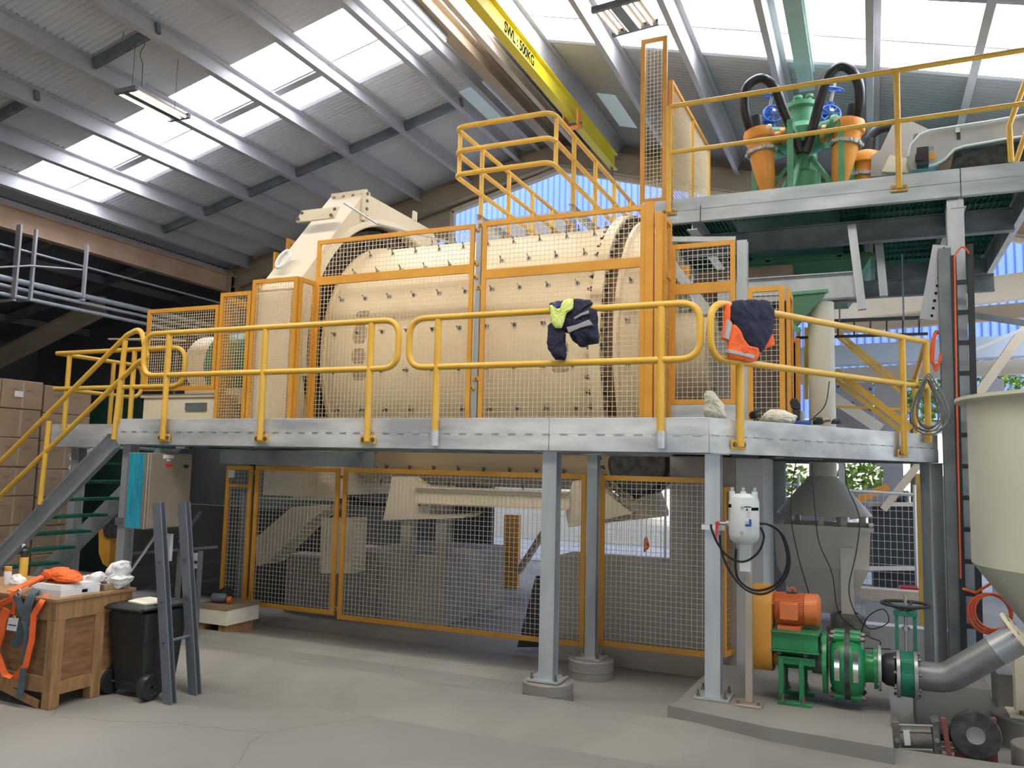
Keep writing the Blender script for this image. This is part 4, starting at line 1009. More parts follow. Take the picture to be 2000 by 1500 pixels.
hose([(1674, 236, 10.3), (1679, 205, 10.2), (1677, 165, 10.15), (1662, 138, 10.15), (1640, 130, 10.15), (1618, 150, 10.15), (1603, 190, 10.2), (1590, 240, 10.3), (1573, 298, 10.35)], 10.2, .058, 'thick black hose arching from the right orange cyclone to the green vessel')
hose([(1686, 300, 10.9), (1694, 275, 10.9), (1712, 255, 10.9), (1740, 247, 10.9), (1770, 252, 10.9)], 10.9, .062, 'black hose curving behind the right cyclone to the grey hood', 'rubber')
for (u, v, y, z_, lab) in ((1510, 222, 10.9, 0, 'blue hand-wheel valve behind the left black hose'), (1622, 222, 10.9, 0, 'blue hand-wheel valve between the hoses, right of the green vessel'),
                           (1628, 175, 11.0, 1, 'blue hand-wheel valve high behind the right black hose'), (1508, 188, 11.0, 1, 'blue hand-wheel valve high behind the left black hose')):
    c = AY(u, v, y); t = thing('gate_valve', c, lab, 'valve'); axw = V((.3, -1, .25)) if not z_ else V((.25, -.2, 1))
    m = MB().torus(c, axw, .125, .014, 28, 8); d, a_, b2 = frame(axw)
    for i in range(4):
        q = i * math.pi / 4; e = (a_ * math.cos(q) + b2 * math.sin(q)) * .125; m.bar(c - e, c + e, .018, .012)
    m.build('hand_wheel', 'blue_paint', t)
    d = d.normalized()
    MB().cyl(c + d * .08, c - d * .3, .022, n=12).build('stem', 'stainless_grey', t)
    m = MB().cyl(c - d * .16, c - d * .34, .055, n=16); m.cyl(c - d * .30, c - d * .34, .1, n=20); m.cyl(c - d * .42, c - d * .46, .1, n=20); m.cyl(c - d * .3, c - d * .46, .06, n=16)
    m.build('body', 'blue_paint', t)
# ---- hopper and chute under platform ------------------------------------
hp_ = thing('hopper', AY(1590, 560, 11.0), 'dark green steel hopper hanging under the upper platform', 'hopper')
a = AY(1455, 470, 10.8); b_ = AY(1702, 470, 10.8)
m = MB(); x0, x1 = a.x, b_.x; za_, zb2 = 4.5, AY(1590, 562, 10.8).z
m.box(x0, x1, 10.75, 12.0, zb2 + .35, za_)
m.add([(x0, 10.75, zb2 + .35), (x1, 10.75, zb2 + .35), (x1, 12, zb2 + .35), (x0, 12, zb2 + .35), (x0 + .3, 10.95, zb2 - .1), (x1 - .3, 10.95, zb2 - .1), (x1 - .3, 11.8, zb2 - .1), (x0 + .3, 11.8, zb2 - .1)],
      [(0, 1, 5, 4), (1, 2, 6, 5), (2, 3, 7, 6), (3, 0, 4, 7), (4, 5, 6, 7)])
m.build('body', 'hopper_green', hp_, smooth=False)
MB().box(x0 - .04, x1 + .04, 10.70, 12.05, zb2 + .33, zb2 + .37).build('flange', 'hopper_green', hp_, smooth=False)
for u in (1500, 1640): p = AY(u, 480, 10.72); MB().bar(V((p.x, 10.72, 4.45)), V((p.x, 10.72, zb2 + .37)), .05, .04).build('stiffener', 'hopper_green', hp_, smooth=False)
ch = thing('chute', AY(1570, 600, 9.9), 'green sloping chute below the hopper beside the yellow guards', 'chute')
pp = [AY(*q, 9.5) for q in ((1538, 578), (1613, 570), (1600, 588), (1552, 640), (1540, 632))]
MB().prism(pp, (-.0, .1, 0)).build('body', 'hopper_green', ch, smooth=False)
MB().bar(AY(1536, 575, 9.5), AY(1618, 568, 9.5), .05, .035).build('flange', 'cyclone_green', ch)
MB().bar(AY(1543, 632, 9.5), AY(1562, 648, 9.5), .06, .05).build('mouth', 'cyclone_green', ch)
# ---- conveyor and hood, upper right --------------------------------------
cv = thing('conveyor', AY(1880, 300, 10.3), 'inclined grey conveyor with white edges on the upper platform at right', 'conveyor')
Yv = 10.3
pb = [AY(*q, Yv) for q in ((2060, 215), (2060, 258), (1880, 285), (1862, 292), (1838, 318), (1815, 328), (1780, 332), (1772, 305), (1777, 282), (1795, 262), (1818, 254), (1850, 248), (2000, 226))]
MB().prism(pb, (0, .6, 0)).build('side_frame', 'stainless_grey', cv, smooth=False)
ed = [AY(*q, Yv - .02) for q in ((2060, 213), (1940, 235), (1850, 249), (1818, 254), (1797, 262), (1779, 282), (1774, 306))]
MB().tube(ed, .011, 8).build('edge_trim', 'white', cv)
ed = [AY(*q, Yv - .02) for q in ((2060, 258), (1960, 272), (1882, 286), (1864, 292), (1845, 312), (1826, 322), (1806, 326))]
MB().tube(ed, .014, 8).build('edge_trim', 'tank_white', cv)
p = AY(1796, 312, Yv - .06); m = MB().cyl(p, p + V((0, -.12, 0)), .05, n=20); m.box(p.x - .03, p.x + .09, p.y - .08, p.y + .05, p.z - .09, p.z + .12); m.build('gear_motor', 'black_ladder', cv)
a = AY(1806, 300, Yv - .003); b_ = AY(1827, 310, Yv - .003); MB().box(a.x, b_.x, a.y - .004, a.y, b_.z, a.z).build('warning_plate', 'orange', cv)
a = AY(1808, 287, Yv - .003); b_ = AY(1824, 292, Yv - .003); MB().box(a.x, b_.x, a.y - .004, a.y, b_.z, a.z).build('label_plate', 'ink_grey', cv)
a = AY(1868, 252, Yv - .003); b_ = AY(1876, 272, Yv - .003); MB().box(a.x, b_.x, a.y - .01, a.y, b_.z, a.z).build('latch', 'black_ladder', cv)
a = AY(1866, 250, Yv - .012); b_ = AY(1875, 258, Yv - .012); MB().box(a.x, b_.x, a.y - .01, a.y, b_.z, a.z).build('latch_cap', 'tank_cream', cv)
MB().prism([AY(*q, Yv + .12) for q in ((1866, 292), (1884, 287), (2060, 262), (2060, 335), (1850, 338))], (0, .4, 0)).build('underside_shade', 'iron', cv, smooth=False)  # dark prism standing for the shadow under the conveyor
m = MB().prism([AY(*q, Yv + .05) for q in ((1828, 330), (1864, 296), (1856, 330))], (0, .02, 0)); m.build('mesh_guard_plate', 'bronze', cv)
hd = thing('hood', AY(1740, 310, 10.8), 'grey sheet metal hood at the conveyor head, behind the upper handrail', 'hood')
Yh = 10.7
MB().prism([AY(*q, Yh) for q in ((1702, 305), (1720, 292), (1742, 245), (1770, 232), (1818, 254), (1785, 262), (1775, 300), (1775, 340), (1700, 345))], (0, .5, 0)).build('cover', 'machine_grey', hd, smooth=False)
MB().prism([AY(*q, Yh - .1) for q in ((1722, 335), (1738, 302), (1775, 310), (1775, 338))], (0, .05, 0)).build('base_panel', 'cream', hd, smooth=False)
cb2 = thing('control_box', AY(1690, 320, 11.2), 'pale grey cabinet standing behind the right orange cyclone', 'cabinet')
a = AY(1700, 296, 11.0); b_ = AY(1722, 335, 11.0); MB().box(a.x, b_.x, 11.0, 11.3, 5.0, a.z).build('body', 'stainless_grey', cb2, smooth=False)

gz_ = 7.02; g0 = AZ(1553, 40, gz_); g1 = AZ(1578, 178, gz_)
struct('trim_%d' % k, MB().ibeam((g0.x, 4.6, gz_ + .14), (g0.x, g1.y, gz_ + .14), .2, .28, .014), 'green_grey', smooth=False); k += 1
# =====================================================================  RIGHT FOREGROUND
def bolts(c, axis, R, n, parent, r=.014, L=.02, off=0.0, name='bolt', mat='steel_bolt'):
    d, a_, b2 = frame(V(axis))
    for i in range(n):
        m = MB()
        t = 2 * math.pi * i / n + off; q = V(c) + (a_ * math.cos(t) + b2 * math.sin(t)) * R; m.cyl(q - d * L, q + d * L, r * .6, n=8); m.hexnut(q - d * L, d, r, r * .9); m.hexnut(q + d * (L - r * .9), d, r, r * .9); m.build(name, mat, parent)
# slurry pump: axis along X at Y=7.0
PY = 7.0
pc0 = AY(1655, 1298, PY); PZ = pc0.z
pu = thing('slurry_pump', (AY(1560, 1370, PY).x, PY, .0), 'bright green slurry pump with split round casing on the concrete plinth', 'pump')
xa, xb_ = AY(1622, 1300, PY).x, AY(1690, 1300, PY).x; L = xb_ - xa; xm = (xa + xb_) / 2; R = .235
m = MB().lathe((xa, PY, PZ), AXI, [(0, 0), (R * .62, 0), (R * .82, L * .08), (R * .95, L * .22), (R, L * .44), (R, L * .56), (R * .95, L * .78), (R * .82, L * .92), (R * .6, L), (0, L)], 48)
m.build('casing', 'pump_green', pu)
MB().lathe((xm - .018, PY, PZ), AXI, [(R + .0, 0), (R + .022, 0), (R + .022, .036), (R, .036)], 48).build('casing_seam', 'iron', pu)
for i in range(4):
    a = math.radians((66, 114, 246, 294)[i]); c = V((0, PY - math.cos(a) * R, PZ + math.sin(a) * R)); cc_ = c - V((0, PY, PZ)); cc_.x = 0
    for s in (-1, 1): m = MB().cyl((xm + s * .02, c.y, c.z), (xm + s * .095, c.y, c.z), .034, n=16); m.build('lug', 'pump_green', pu)
    m = MB().cyl((xm - .13, c.y, c.z), (xm + .13, c.y, c.z), .013, n=8); m.hexnut((xm - .12, c.y, c.z), AXI, .022, .025); m.hexnut((xm + .095, c.y, c.z), AXI, .022, .025); m.build('casing_bolt', 'steel_bolt', pu)
for x in (xm - .07, xm + .06): 
    m = MB(); vs = []
    for i in range(5):
        a = math.radians(-28 + 14 * i + 8); rr = R * 1.0
        for s in (-.018, .018): vs.append((x + s, PY - math.cos(a) * rr, PZ + math.sin(a) * rr))
    m.add(vs, [(2 * i, 2 * i + 1, 2 * i + 3, 2 * i + 2) for i in range(4)]); m.build('shiny_strip', 'chrome', pu)
MB().lathe((xa - .05, PY, PZ), AXI, [(0, 0), (R * .98, 0), (R * .98, .03), (0, .03)], 40).build('back_plate', 'pump_green', pu)
MB().lathe((xb_ - .01, PY, PZ), AXI, [(.12, 0), (.11, .04), (.11, .07), (.155, .07), (.155, .095), (0, .095)], 36).build('suction_flange', 'pump_green', pu)
m = MB().cyl((xa - .13, PY, PZ), (xa - .04, PY, PZ), .09, n=24); m.cyl((xa - .36, PY, PZ + .02), (xa - .13, PY, PZ + .02), .05, n=20); m.build('shaft_housing', 'dirty_metal', pu)
# bearing frame
x0 = AY(1520, 1380, PY - .15).x; x1 = AY(1602, 1340, PY).x
fr = MB()
for y in (PY - .18, PY + .18): fr.box(x0, x1 - .02, y - .012, y + .012, .30, .36)
for x in (x0 + .01, x1 - .14):
    for y in (PY - .18, PY + .18): fr.box(x, x + .035, y - .03, y + .03, .0, .34)
    fr.box(x, x + .02, PY - .17, PY + .17, .04, .33)
fr.box(x0, x1 - .05, PY - .22, PY - .14, 0.0, .025); fr.box(x0, x1 - .05, PY + .14, PY + .22, 0.0, .025)
fr.cyl((x0 - .01, PY, .33), (x1 - .05, PY, .33), .095, n=24); fr.box(x0, x1 - .06, PY - .2, PY + .2, .34, .36)
fr.build('bearing_frame', 'pump_green', pu, bevel=.004)
for x in (x0 + .04, x1 - .11):
    for y in (PY - .21, PY + .21): m = MB().cyl((x, y, .02), (x, y, .08), .012, n=8); m.hexnut((x, y, .025), (0, 0, 1), .022, .02); m.build('hold_down_bolt', 'steel_bolt', pu)
# motor plinth box + motor
bz0 = AY(1560, 1262, PY).z; bz1 = AY(1560, 1226, PY).z
bx0 = AY(1510, 1240, PY).x; bx1 = AY(1603, 1240, PY).x
mf = MB(); mf.box(bx0, bx1, PY - .22, PY + .22, bz1 - .015, bz1); mf.box(bx0 + .01, bx1 - .01, PY - .2, PY - .19, bz0, bz1 - .015); mf.box(bx0 + .01, bx1 - .01, PY + .19, PY + .2, bz0, bz1 - .015); mf.box(bx0 + .01, bx0 + .025, PY - .19, PY + .19, bz0, bz1 - .015)
mf.box(bx0, bx1, PY - .22, PY + .22, bz0 - .012, bz0)
mf.build('motor_stand', 'pump_green', pu, bevel=.003)
for x in (bx0 + .06, bx1 - .1):
    for y in (PY - .17, PY + .17): m = MB().cyl((x, y, .34), (x, y, bz0), .016, n=10); m.hexnut((x, y, bz0 - .04), (0, 0, 1), .028, .028); m.build('jack_bolt', 'iron', pu)
mz = (AY(1555, 1158, PY).z + bz1) / 2 + .01; mr = (AY(1555, 1158, PY).z - bz1) / 2 - .012
mt_ = thing('electric_motor', ((bx0 + bx1) / 2, PY, bz1), 'orange electric motor mounted on top of the green slurry pump', 'motor')
mx0 = AY(1512, 1195, PY).x; mx1 = AY(1603, 1195, PY).x; Lm = mx1 - mx0
m = MB(); nR = 56
for k2 in range(nR):
    a = 2 * math.pi * k2 / nR; m.bar(V((mx0 + .02, PY + math.cos(a) * mr * .96, mz + math.sin(a) * mr * .96)), V((mx0 + Lm * .66, PY + math.cos(a) * mr * .96, mz + math.sin(a) * mr * .96)), .006, mr * .1, V((0, math.cos(a), math.sin(a))))
m.lathe((mx0, PY, mz), AXI, [(0, 0), (mr * .8, 0), (mr * .95, .02), (mr * .93, Lm * .66), (0, Lm * .66)], 40); m.build('body', 'orange_motor', mt_)
MB().lathe((mx0 + Lm * .67, PY, mz), AXI, [(0, 0), (mr * 1.03, 0), (mr * 1.03, Lm * .27), (mr * .8, Lm * .33), (0, Lm * .33)], 40).build('fan_cowl', 'orange_motor', mt_)
MB().box(mx0 + Lm * .16, mx0 + Lm * .55, PY - mr - .045, PY - mr * .6, mz - mr * .55, mz + mr * .5).build('terminal_box', 'orange_motor', mt_, bevel=.006)
MB().box(mx0 + Lm * .27, mx0 + Lm * .5, PY - .03, PY + .06, mz + mr * .93, mz + mr * 1.04).build('rating_plate', 'iron', mt_)
MB().torus((mx0 + Lm * .4, PY, mz + mr * 1.12), (0, 1, 0), .024, .007, 18, 7).build('lifting_eye', 'orange_motor', mt_)
MB().box(mx0 + .04, mx0 + Lm * .6, PY - .16, PY + .16, bz1 + .001, bz1 + .03).build('feet', 'orange_motor', mt_)
# belt guard: tall yellow-orange box with rounded ends
gx0 = AY(1472, 1200, PY).x; gx1_ = AY(1512, 1200, PY).x
bg = thing('belt_guard', (gx0, PY, .1), 'tall golden yellow belt guard on the left of the pump and motor', 'guard')
zt = AY(1490, 1146, PY - .2).z; zb = AY(1490, 1318, PY - .2).z
prof = []
for i in range(13): a = math.pi * i / 12; prof.append(V((gx0, PY - math.cos(a) * .22, zt - .2 + math.sin(a) * .2)))
for i in range(13): a = math.pi * i / 12; prof.append(V((gx0, PY + math.cos(a) * .22, zb + .2 - math.sin(a) * .2)))
MB().prism(prof, (gx1_ - gx0, 0, 0)).build('cover', 'guard_yellow', bg, bevel=.008)
for z in (zt - .14, zb + .16): MB().hexnut((gx1_, PY - .12, z), AXI, .014, .01).build('bolt', 'steel_bolt', bg)
MB().cyl((gx1_, PY, PZ + .02), (gx1_ + .05, PY, PZ + .02), .08, n=24).build('shaft_collar', 'orange', bg)
# rubber joint, knife gate valve and pipe
fl_x = xb_ + .09
rj = thing('rubber_joint', (fl_x + .1, PY, PZ - .2), 'black rubber bellows joint between pump and valve', 'joint')
m = MB().lathe((fl_x, PY, PZ), AXI, [(.0, 0), (.165, 0), (.165, .022), (.1, .022)], 36); m.build('flange', 'stainless_grey', rj); bolts((fl_x - .01, PY, PZ), AXI, .135, 8, rj, off=.2)
vx0 = AY(1752, 1300, PY).x
MB().lathe((fl_x + .022, PY, PZ), AXI, [(.09, 0), (.115, .03), (.125, .09), (.115, vx0 - fl_x - .06), (.1, vx0 - fl_x - .03)], 36).build('bellows', 'rubber', rj)
kg = thing('knife_gate_valve', (vx0 + .05, PY, PZ - .2), 'dark green knife gate valve with a black hand wheel on top', 'valve')
vx1 = AY(1790, 1300, PY).x; vm = (vx0 + vx1) / 2
for x in (vx0 - .005, vx1 - .02): MB().lathe((x, PY, PZ - .02), AXI, [(0, 0), (.175, 0), (.175, .024), (0, .024)], 36).build('flange', 'stainless_grey', kg)
m = MB().lathe((vx0 + .02, PY, PZ - .02), AXI, [(0, 0), (.165, 0), (.165, vx1 - vx0 - .04), (0, vx1 - vx0 - .04)], 36); m.box(vx0 + .025, vx1 - .025, PY - .16, PY + .16, PZ - .02, AY(1770, 1285, PY).z); m.build('body', 'valve_green', kg, bevel=.004)
bolts((vm, PY, PZ - .02), AXI, .15, 8, kg, L=.09, off=.2)
zy0 = AY(1770, 1282, PY).z; zy1 = AY(1770, 1200, PY).z
for s in (-1, 1): MB().box(vm + s * .062 - .012, vm + s * .062 + .012, PY - .03, PY + .03, zy0 - .08, zy1).build('yoke_post', 'valve_green', kg, bevel=.002)
MB().box(vm - .082, vm + .082, PY - .04, PY + .04, zy1 - .01, zy1 + .025).build('yoke_bridge', 'valve_green', kg, bevel=.003)
MB().box(vm - .085, vm + .085, PY - .05, PY + .05, zy0 - .04, zy0 - .005).build('gland', 'valve_green', kg, bevel=.003)
m = MB().cyl((vm, PY, zy0 - .03), (vm, PY, AY(1770, 1162, PY).z), .012, n=12); m.hexnut((vm, PY, zy1 - .12), (0, 0, 1), .025, .03); m.build('stem', 'stainless_grey', kg)
zw = AY(1770, 1180, PY).z
m = MB().torus((vm, PY, zw), (0, 0, 1), .165, .012, 40, 8)
for i in range(5):
    a = i * 2 * math.pi / 5; m.bar((vm, PY, zw - .06), (vm + .16 * math.cos(a), PY + .16 * math.sin(a), zw), .018, .01)
m.cyl((vm, PY, zw - .09), (vm, PY, zw - .03), .028, n=14); m.build('hand_wheel', 'black_ladder', kg)
# delivery pipe up to the tank
pp = [V((vx1, PY, PZ - .02)), V((vx1 + .12, PY, PZ - .03)), V((vx1 + .30, PY - .02, PZ + .02)), AY(1860, 1300, PY - .05)]
p_e = AY(1985, 1248, PY - .05)
pipe = thing('suction_pipe', (vx1 + .3, PY, .1), 'fat grey steel pipe bending up from the valve to the cream tank', 'pipe')
MB().tube(fillet([V((vx1, PY, PZ - .02)), V((vx1 + .2, PY, PZ - .02)), p_e], .2, 10), .105, 28).build('pipe', 'pipe_grey', pipe)
dpe = (p_e - V((vx1 + .2, PY, PZ - .02))).normalized()
MB().cyl(p_e - dpe * .16, p_e + dpe * .02, .108, n=32).build('sleeve', 'galv_post', pipe)
MB().cyl(p_e + dpe * .02, p_e + dpe * .045, .19, n=32).build('flange', 'cream', pipe); bolts(p_e + dpe * .03, dpe, .155, 8, pipe, off=.3)
# tank
tk = thing('slurry_tank', (1.72, 7.75, .8), 'large cream conical-bottomed tank at the right edge', 'tank')
TC = V((1.74, 7.75, 0)); TRr = 1.0
zt2 = AY(1893, 783, 7.45).z; zc = AY(1903, 1105, 7.45).z
MB().lathe(TC, (0, 0, 1), [(.9, zt2 + .035), (1.09, zt2 + .04), (1.09, zt2 + .012), (TRr, zt2), (TRr, zc), (.24, zc - 1.0), (0, zc - 1.0)], 96).build('shell', 'tank_cream', tk)
m = MB().prism([TC + V((-.86, -.2, FZ + .2)), TC + V((-.76, -.2, FZ + .2)), TC + V((-.76, -.2, zc - .25)), TC + V((-.86, -.2, zc - .1))], (0, .1, 0)); 
lx = AY(1980, 1300, 7.3).x
MB().ibeam((lx + .08, 7.32, .03), (lx + .08, 7.32, zc - .45), .16, .12, .012, V((0, 1, 0))).build('leg', 'cream', tk, smooth=False)
MB().box(lx - .05, lx + .25, 7.2, 7.46, .012, .03).build('foot_plate', 'cream', tk); MB().hexnut((lx + .04, 7.25, .03), (0, 0, 1), .02, .03).build('bolt', 'steel_bolt', tk)
pedestal(lx + .12, 7.33, .27, .2, 'round concrete footing below the tank leg at right', ridged=False)
pedestal(AZ(2010, 1475, FZ).x + .05, 6.72, .2, .16, 'low concrete footing cut off by the bottom right corner', ridged=False)
# old red valve on the floor
ov = thing('knife_gate_valve', AZ(1850, 1485, FZ), 'rusty red and black valve with an air cylinder lying on the floor, bottom right', 'valve')
o = AZ(1850, 1492, FZ); VYy = o.y
q = lambda u, v, dy=0: AY(u, v, VYy + dy)
zf = FZ + .005
def plateon(pts, mat, th, nm, dy=0): return MB().prism([q(u, v, dy) for u, v in pts], (0, th, 0)).build(nm, mat, ov, bevel=.004)
plateon([(1866, 1493), (1950, 1493), (1946, 1404), (1862, 1402)], 'red_old', .05, 'gate_plate')
c = q(1906, 1437, -.03)
m = MB().lathe(c, (0, 1, 0), [(.058, -.0), (.15, -.0), (.157, .012), (.157, .05)], 40); m.build('flange', 'iron', ov)
m = MB().lathe(c + V((0, .001, 0)), (0, 1, 0), [(.06, 0), (.056, .022), (.0, .024)], 30); m.build('bore', 'stainless_grey', ov)
a1 = q(1842, 1402, -.03); a2 = q(1856, 1486, -.03); MB().bar(a1, a2, .03, .05).build('tie_bar', 'red_old', ov)
for v in (1412, 1422): MB().bar(q(1836, v, 0), q(1866, v + 2, 0), .02, .02).build('rod', 'dirty_metal', ov)
for v in (1452, 1462): MB().bar(q(1836, v, 0), q(1866, v + 4, 0), .02, .02).build('rod', 'dirty_metal', ov)
MB().cyl(q(1836, 1438, .06), q(1870, 1440, .06), .03, n=14).build('piston_rod', 'iron', ov)
for (u0, u1) in ((1740, 1756), (1819, 1834)):
    m = MB().prism([q(u0, 1409), q(u1, 1409), q(u1 + 6, 1470 + (u0 - 1740) * .04), q(u0 + 6, 1470 + (u0 - 1740) * .04)], (0, .17, 0)); e = m.build('end_block', 'dirty_metal', ov, bevel=.004)
    cpt = q((u0 + u1) / 2 + 4, 1446, -.004); MB().cyl(cpt, cpt + V((0, -.004, 0)), .016, n=16).build('plug', 'stainless_grey', e)
MB().cyl(q(1758, 1440, .085), q(1820, 1442, .085), .083, n=28).build('air_cylinder', 'dirty_metal', ov)
MB().prism([q(1764, 1426, -.002), q(1776, 1426, -.002), q(1779, 1456, -.002), q(1767, 1456, -.002)], (0, .003, 0)).build('label_sticker', 'paper', ov)
for v in (1416, 1463): MB().cyl(q(1756, v, .0), q(1822, v + 2, .0), .008, n=8).build('tie_rod', 'stainless_grey', ov)
# ---- white pressure vessel on its stand -----------------------------------
py = 6.62; vc = AY(1453, 1005, py)
pv = thing('pressure_vessel', (vc.x, py, vc.z - .25), 'white cylindrical pressure vessel with printed labels beside the deck corner column', 'vessel')
vr = .115; z0 = AY(1453, 1062, py).z; z1 = AY(1453, 966, py).z
MB().lathe((vc.x, py, 0), (0, 0, 1), [(0, z0 - .01), (vr * .6, z0), (vr * .9, z0 + .03), (vr, z0 + .07), (vr, z1 - .06), (vr * .9, z1 - .02), (vr * .6, z1 + .005), (0, z1 + .01)], 48).build('shell', 'tank_white', pv)
for dx in (-.085, 0, .085):
    m = MB().cyl((vc.x + dx, py - .03, z1 - .03), (vc.x + dx, py - .03, z1 + .025), .022, n=14); m.build('boss', 'tank_white', pv)
    MB().hexnut((vc.x + dx, py - .03, z1 + .025), (0, 0, 1), .014, .03).build('plug', 'stainless_grey', pv)
def onvessel(ang0, ang1, za, zb, mat, nm, par, ro=.0012, n=8):
    vs = []
    for i in range(n + 1):
        a = math.radians(ang0 + (ang1 - ang0) * i / n)
        for z in (za, zb): vs.append((vc.x + math.sin(a) * (vr + ro), py - math.cos(a) * (vr + ro), z))
    return MB().add(vs, [(2 * i, 2 * i + 2, 2 * i + 3, 2 * i + 1) for i in range(n)]).build(nm, mat, par)
zz = lambda v: AY(1453, v, py - vr).z
lb = onvessel(12, 75, zz(1028), zz(989), 'paper', 'label', pv)
onvessel(8, 36, zz(991), zz(989), 'black_ink', 'label_line', lb, .002)
onvessel(36, 75, zz(997), zz(991), 'black_ink', 'label_band', lb, .002)
onvessel(12, 36, zz(1028), zz(1023.5), 'blue_paint', 'label_band', lb, .002); onvessel(26, 36, zz(1023.5), zz(1014), 'blue_paint', 'label_mark', lb, .002)
for v in (1022, 1019.5): onvessel(13, 25, zz(v), zz(v - 1.2), 'ink_grey', 'label_mark', lb, .002)
for i in range(4): onvessel(18, 32, zz(1001 + i * 3), zz(1000.2 + i * 3), 'ink_grey', 'label_text', lb, .002)
onvessel(-80, -45, zz(993), zz(986), 'black_ink', 'label_band', pv)
for i in range(7): onvessel(-75, -52, zz(998 + i * 3.6), zz(997.2 + i * 3.6), 'ink_grey', 'label_text', pv)
text('A', .03, (vc.x + .028, py - vr - .001 + .004, zz(998)), (1, 0.25, 0), (0, 0, 1), 'black_ink', lb, 'label_letter')
for v in (991, 1040): c = V((vc.x - .0, py - vr, zz(v))); MB().cyl(c, c - V((0, .012, 0)), .011, .007, n=14).build('gauge_plug', 'stainless_grey', pv)
m = MB().cyl((vc.x - vr - .09, py, zz(1026)), (vc.x - vr + .02, py, zz(1026)), .012, n=12); m.cyl((vc.x - vr - .02, py, zz(1026)), (vc.x - vr + .01, py, zz(1026)), .025, n=14); m.build('inlet_pipe', 'stainless_grey', pv)
m = MB().bar((vc.x - vr - .085, py - .02, zz(1022)), (vc.x - vr - .095, py - .03, zz(1060)), .018, .008); m.cyl((vc.x - vr - .085, py - .035, zz(1026)), (vc.x - vr - .085, py + .02, zz(1026)), .016, n=12); m.build('valve_lever', 'red', pv)
sx = AY(1463, 1200, py + .05).x
MB().box(sx - .028, sx + .028, py + .02, py + .075, .02, zz(1050)).build('stand', 'stainless', pv, bevel=.003)
MB().box(sx - .1, sx + .1, py - .06, py + .14, .001, .018).build('foot_plate', 'stainless', pv, bevel=.003)
for s in (-1, 1): MB().hexnut((sx + s * .075, py - .02, .018), (0, 0, 1), .012, .018).build('bolt', 'steel_bolt', pv)
MB().box(vc.x - .035, vc.x + .05, py - .01, py + .04, zz(1120), z0 + .02).build('outlet_box', 'tank_white', pv, bevel=.003)
MB().box(sx - .03, sx + .03, py + .014, py + .018, zz(1099), zz(1101) + .01).build('strap', 'black_ink', pv)
MB().box(P3.x - .08, P3.x + .1, P3.y - .09, P3.y - .07, zz(1041), zz(1031)).build('clamp_bracket', 'galv', pv)
def cable(px, y, r, label, mat='hose_black', nm='air_hose', cat='hose', n=8):
    h = hose([(p[0], p[1], p[2] if len(p) > 2 else y) for p in px], y, r, label, mat, n, nm); h['category'] = cat; return h
cable([(1389, 1024), (1390, 1034), (1402, 1062), (1422, 1087), (1452, 1097), (1480, 1080), (1492, 1050), (1485, 1030)], 6.45, .0085, 'thin black air hose looping under the white vessel from its red valve')
cable([(1406, 1045), (1409, 1075), (1425, 1115), (1455, 1150), (1490, 1160), (1525, 1140), (1542, 1105), (1536, 1060), (1515, 1030), (1484, 1021)], 6.42, .009, 'black air hose making the larger outer loop right of the white vessel')
cable([(1438, 1072), (1437, 1110), (1445, 1135), (1475, 1153), (1510, 1145), (1532, 1120), (1538, 1085), (1525, 1042), (1500, 1024), (1484, 1023)], 6.5, .010, 'black air hose looping from the vessel outlet, inner one at right')
# ---- duct and hood funnel -------------------------------------------------
fy = 9.75
dcx = AY(1606, 800, fy).x
du = thing('extraction_duct', (dcx, fy, 1.9), 'cream round duct dropping through the deck to a conical hood', 'duct')
dr = (AY(1632, 800, fy).x - AY(1580, 800, fy).x) / 2
MB().cyl((dcx, fy, 1.88), (dcx, fy, AY(1606, 592, fy).z), dr, n=40).build('pipe', 'duct_cream', du)
zc0 = AY(1610, 1004, fy).z; cr_ = (AY(1707, 1006, fy).x - AY(1514, 1004, fy).x) / 2 * .98
fx = (AY(1707, 1006, fy).x + AY(1514, 1004, fy).x) / 2
MB().lathe((fx, fy, 0), (0, 0, 1), [(dr * 1.02, 1.93), (dr * 1.04, AY(1606, 930, fy).z), (cr_, zc0), (cr_ - .01, zc0 - .005), (cr_ - .02, zc0)], 64).build('conical_hood', 'funnel_cream', du)
for a in (-1.0, .1, 1.2, 2.4, 3.6, 4.7):
    c = V((fx + math.cos(a) * cr_ * .8, fy + math.sin(a) * cr_ * .8, 0)); MB().box(c.x - .03, c.x + .03, c.y - .008, c.y + .008, zc0 - .2, zc0 + .1).build('hood_strap', 'funnel_cream', du)
hb_ = thing('feed_hopper', (fx, fy, .1), 'cream tapered feed box beneath the conical hood, behind the pump', 'hopper')
zt_ = AY(1610, 1024, fy).z; zmid = AY(1610, 1100, fy).z; zlo = AY(1610, 1190, fy).z
m = MB(); hw = cr_ * .95; vs = []
for (w, d_, z) in ((hw, hw, zt_), (hw * .95, hw * .95, zmid), (hw * .52, hw * .5, zlo)):
    vs += [(fx - w, fy - d_, z), (fx + w, fy - d_, z), (fx + w, fy + d_, z), (fx - w, fy + d_, z)]
m.add(vs, [(4 * j + i, 4 * j + (i + 1) % 4, 4 * j + 4 + (i + 1) % 4, 4 * j + 4 + i) for j in range(2) for i in range(4)] + [(8, 9, 10, 11)])
m.build('body', 'funnel_cream', hb_, smooth=False)
m = MB()
for s in (-1, 1): m.box(fx - hw - .03, fx + hw + .03, fy + s * hw - .02, fy + s * hw + .02, zt_ - .03, zt_ + .01); m.box(fx + s * hw - .02, fx + s * hw + .02, fy - hw, fy + hw, zt_ - .03, zt_ + .01)
m.build('rim', 'funnel_cream', hb_, smooth=False)
p = AY(1654, 1085, fy - hw - .05)
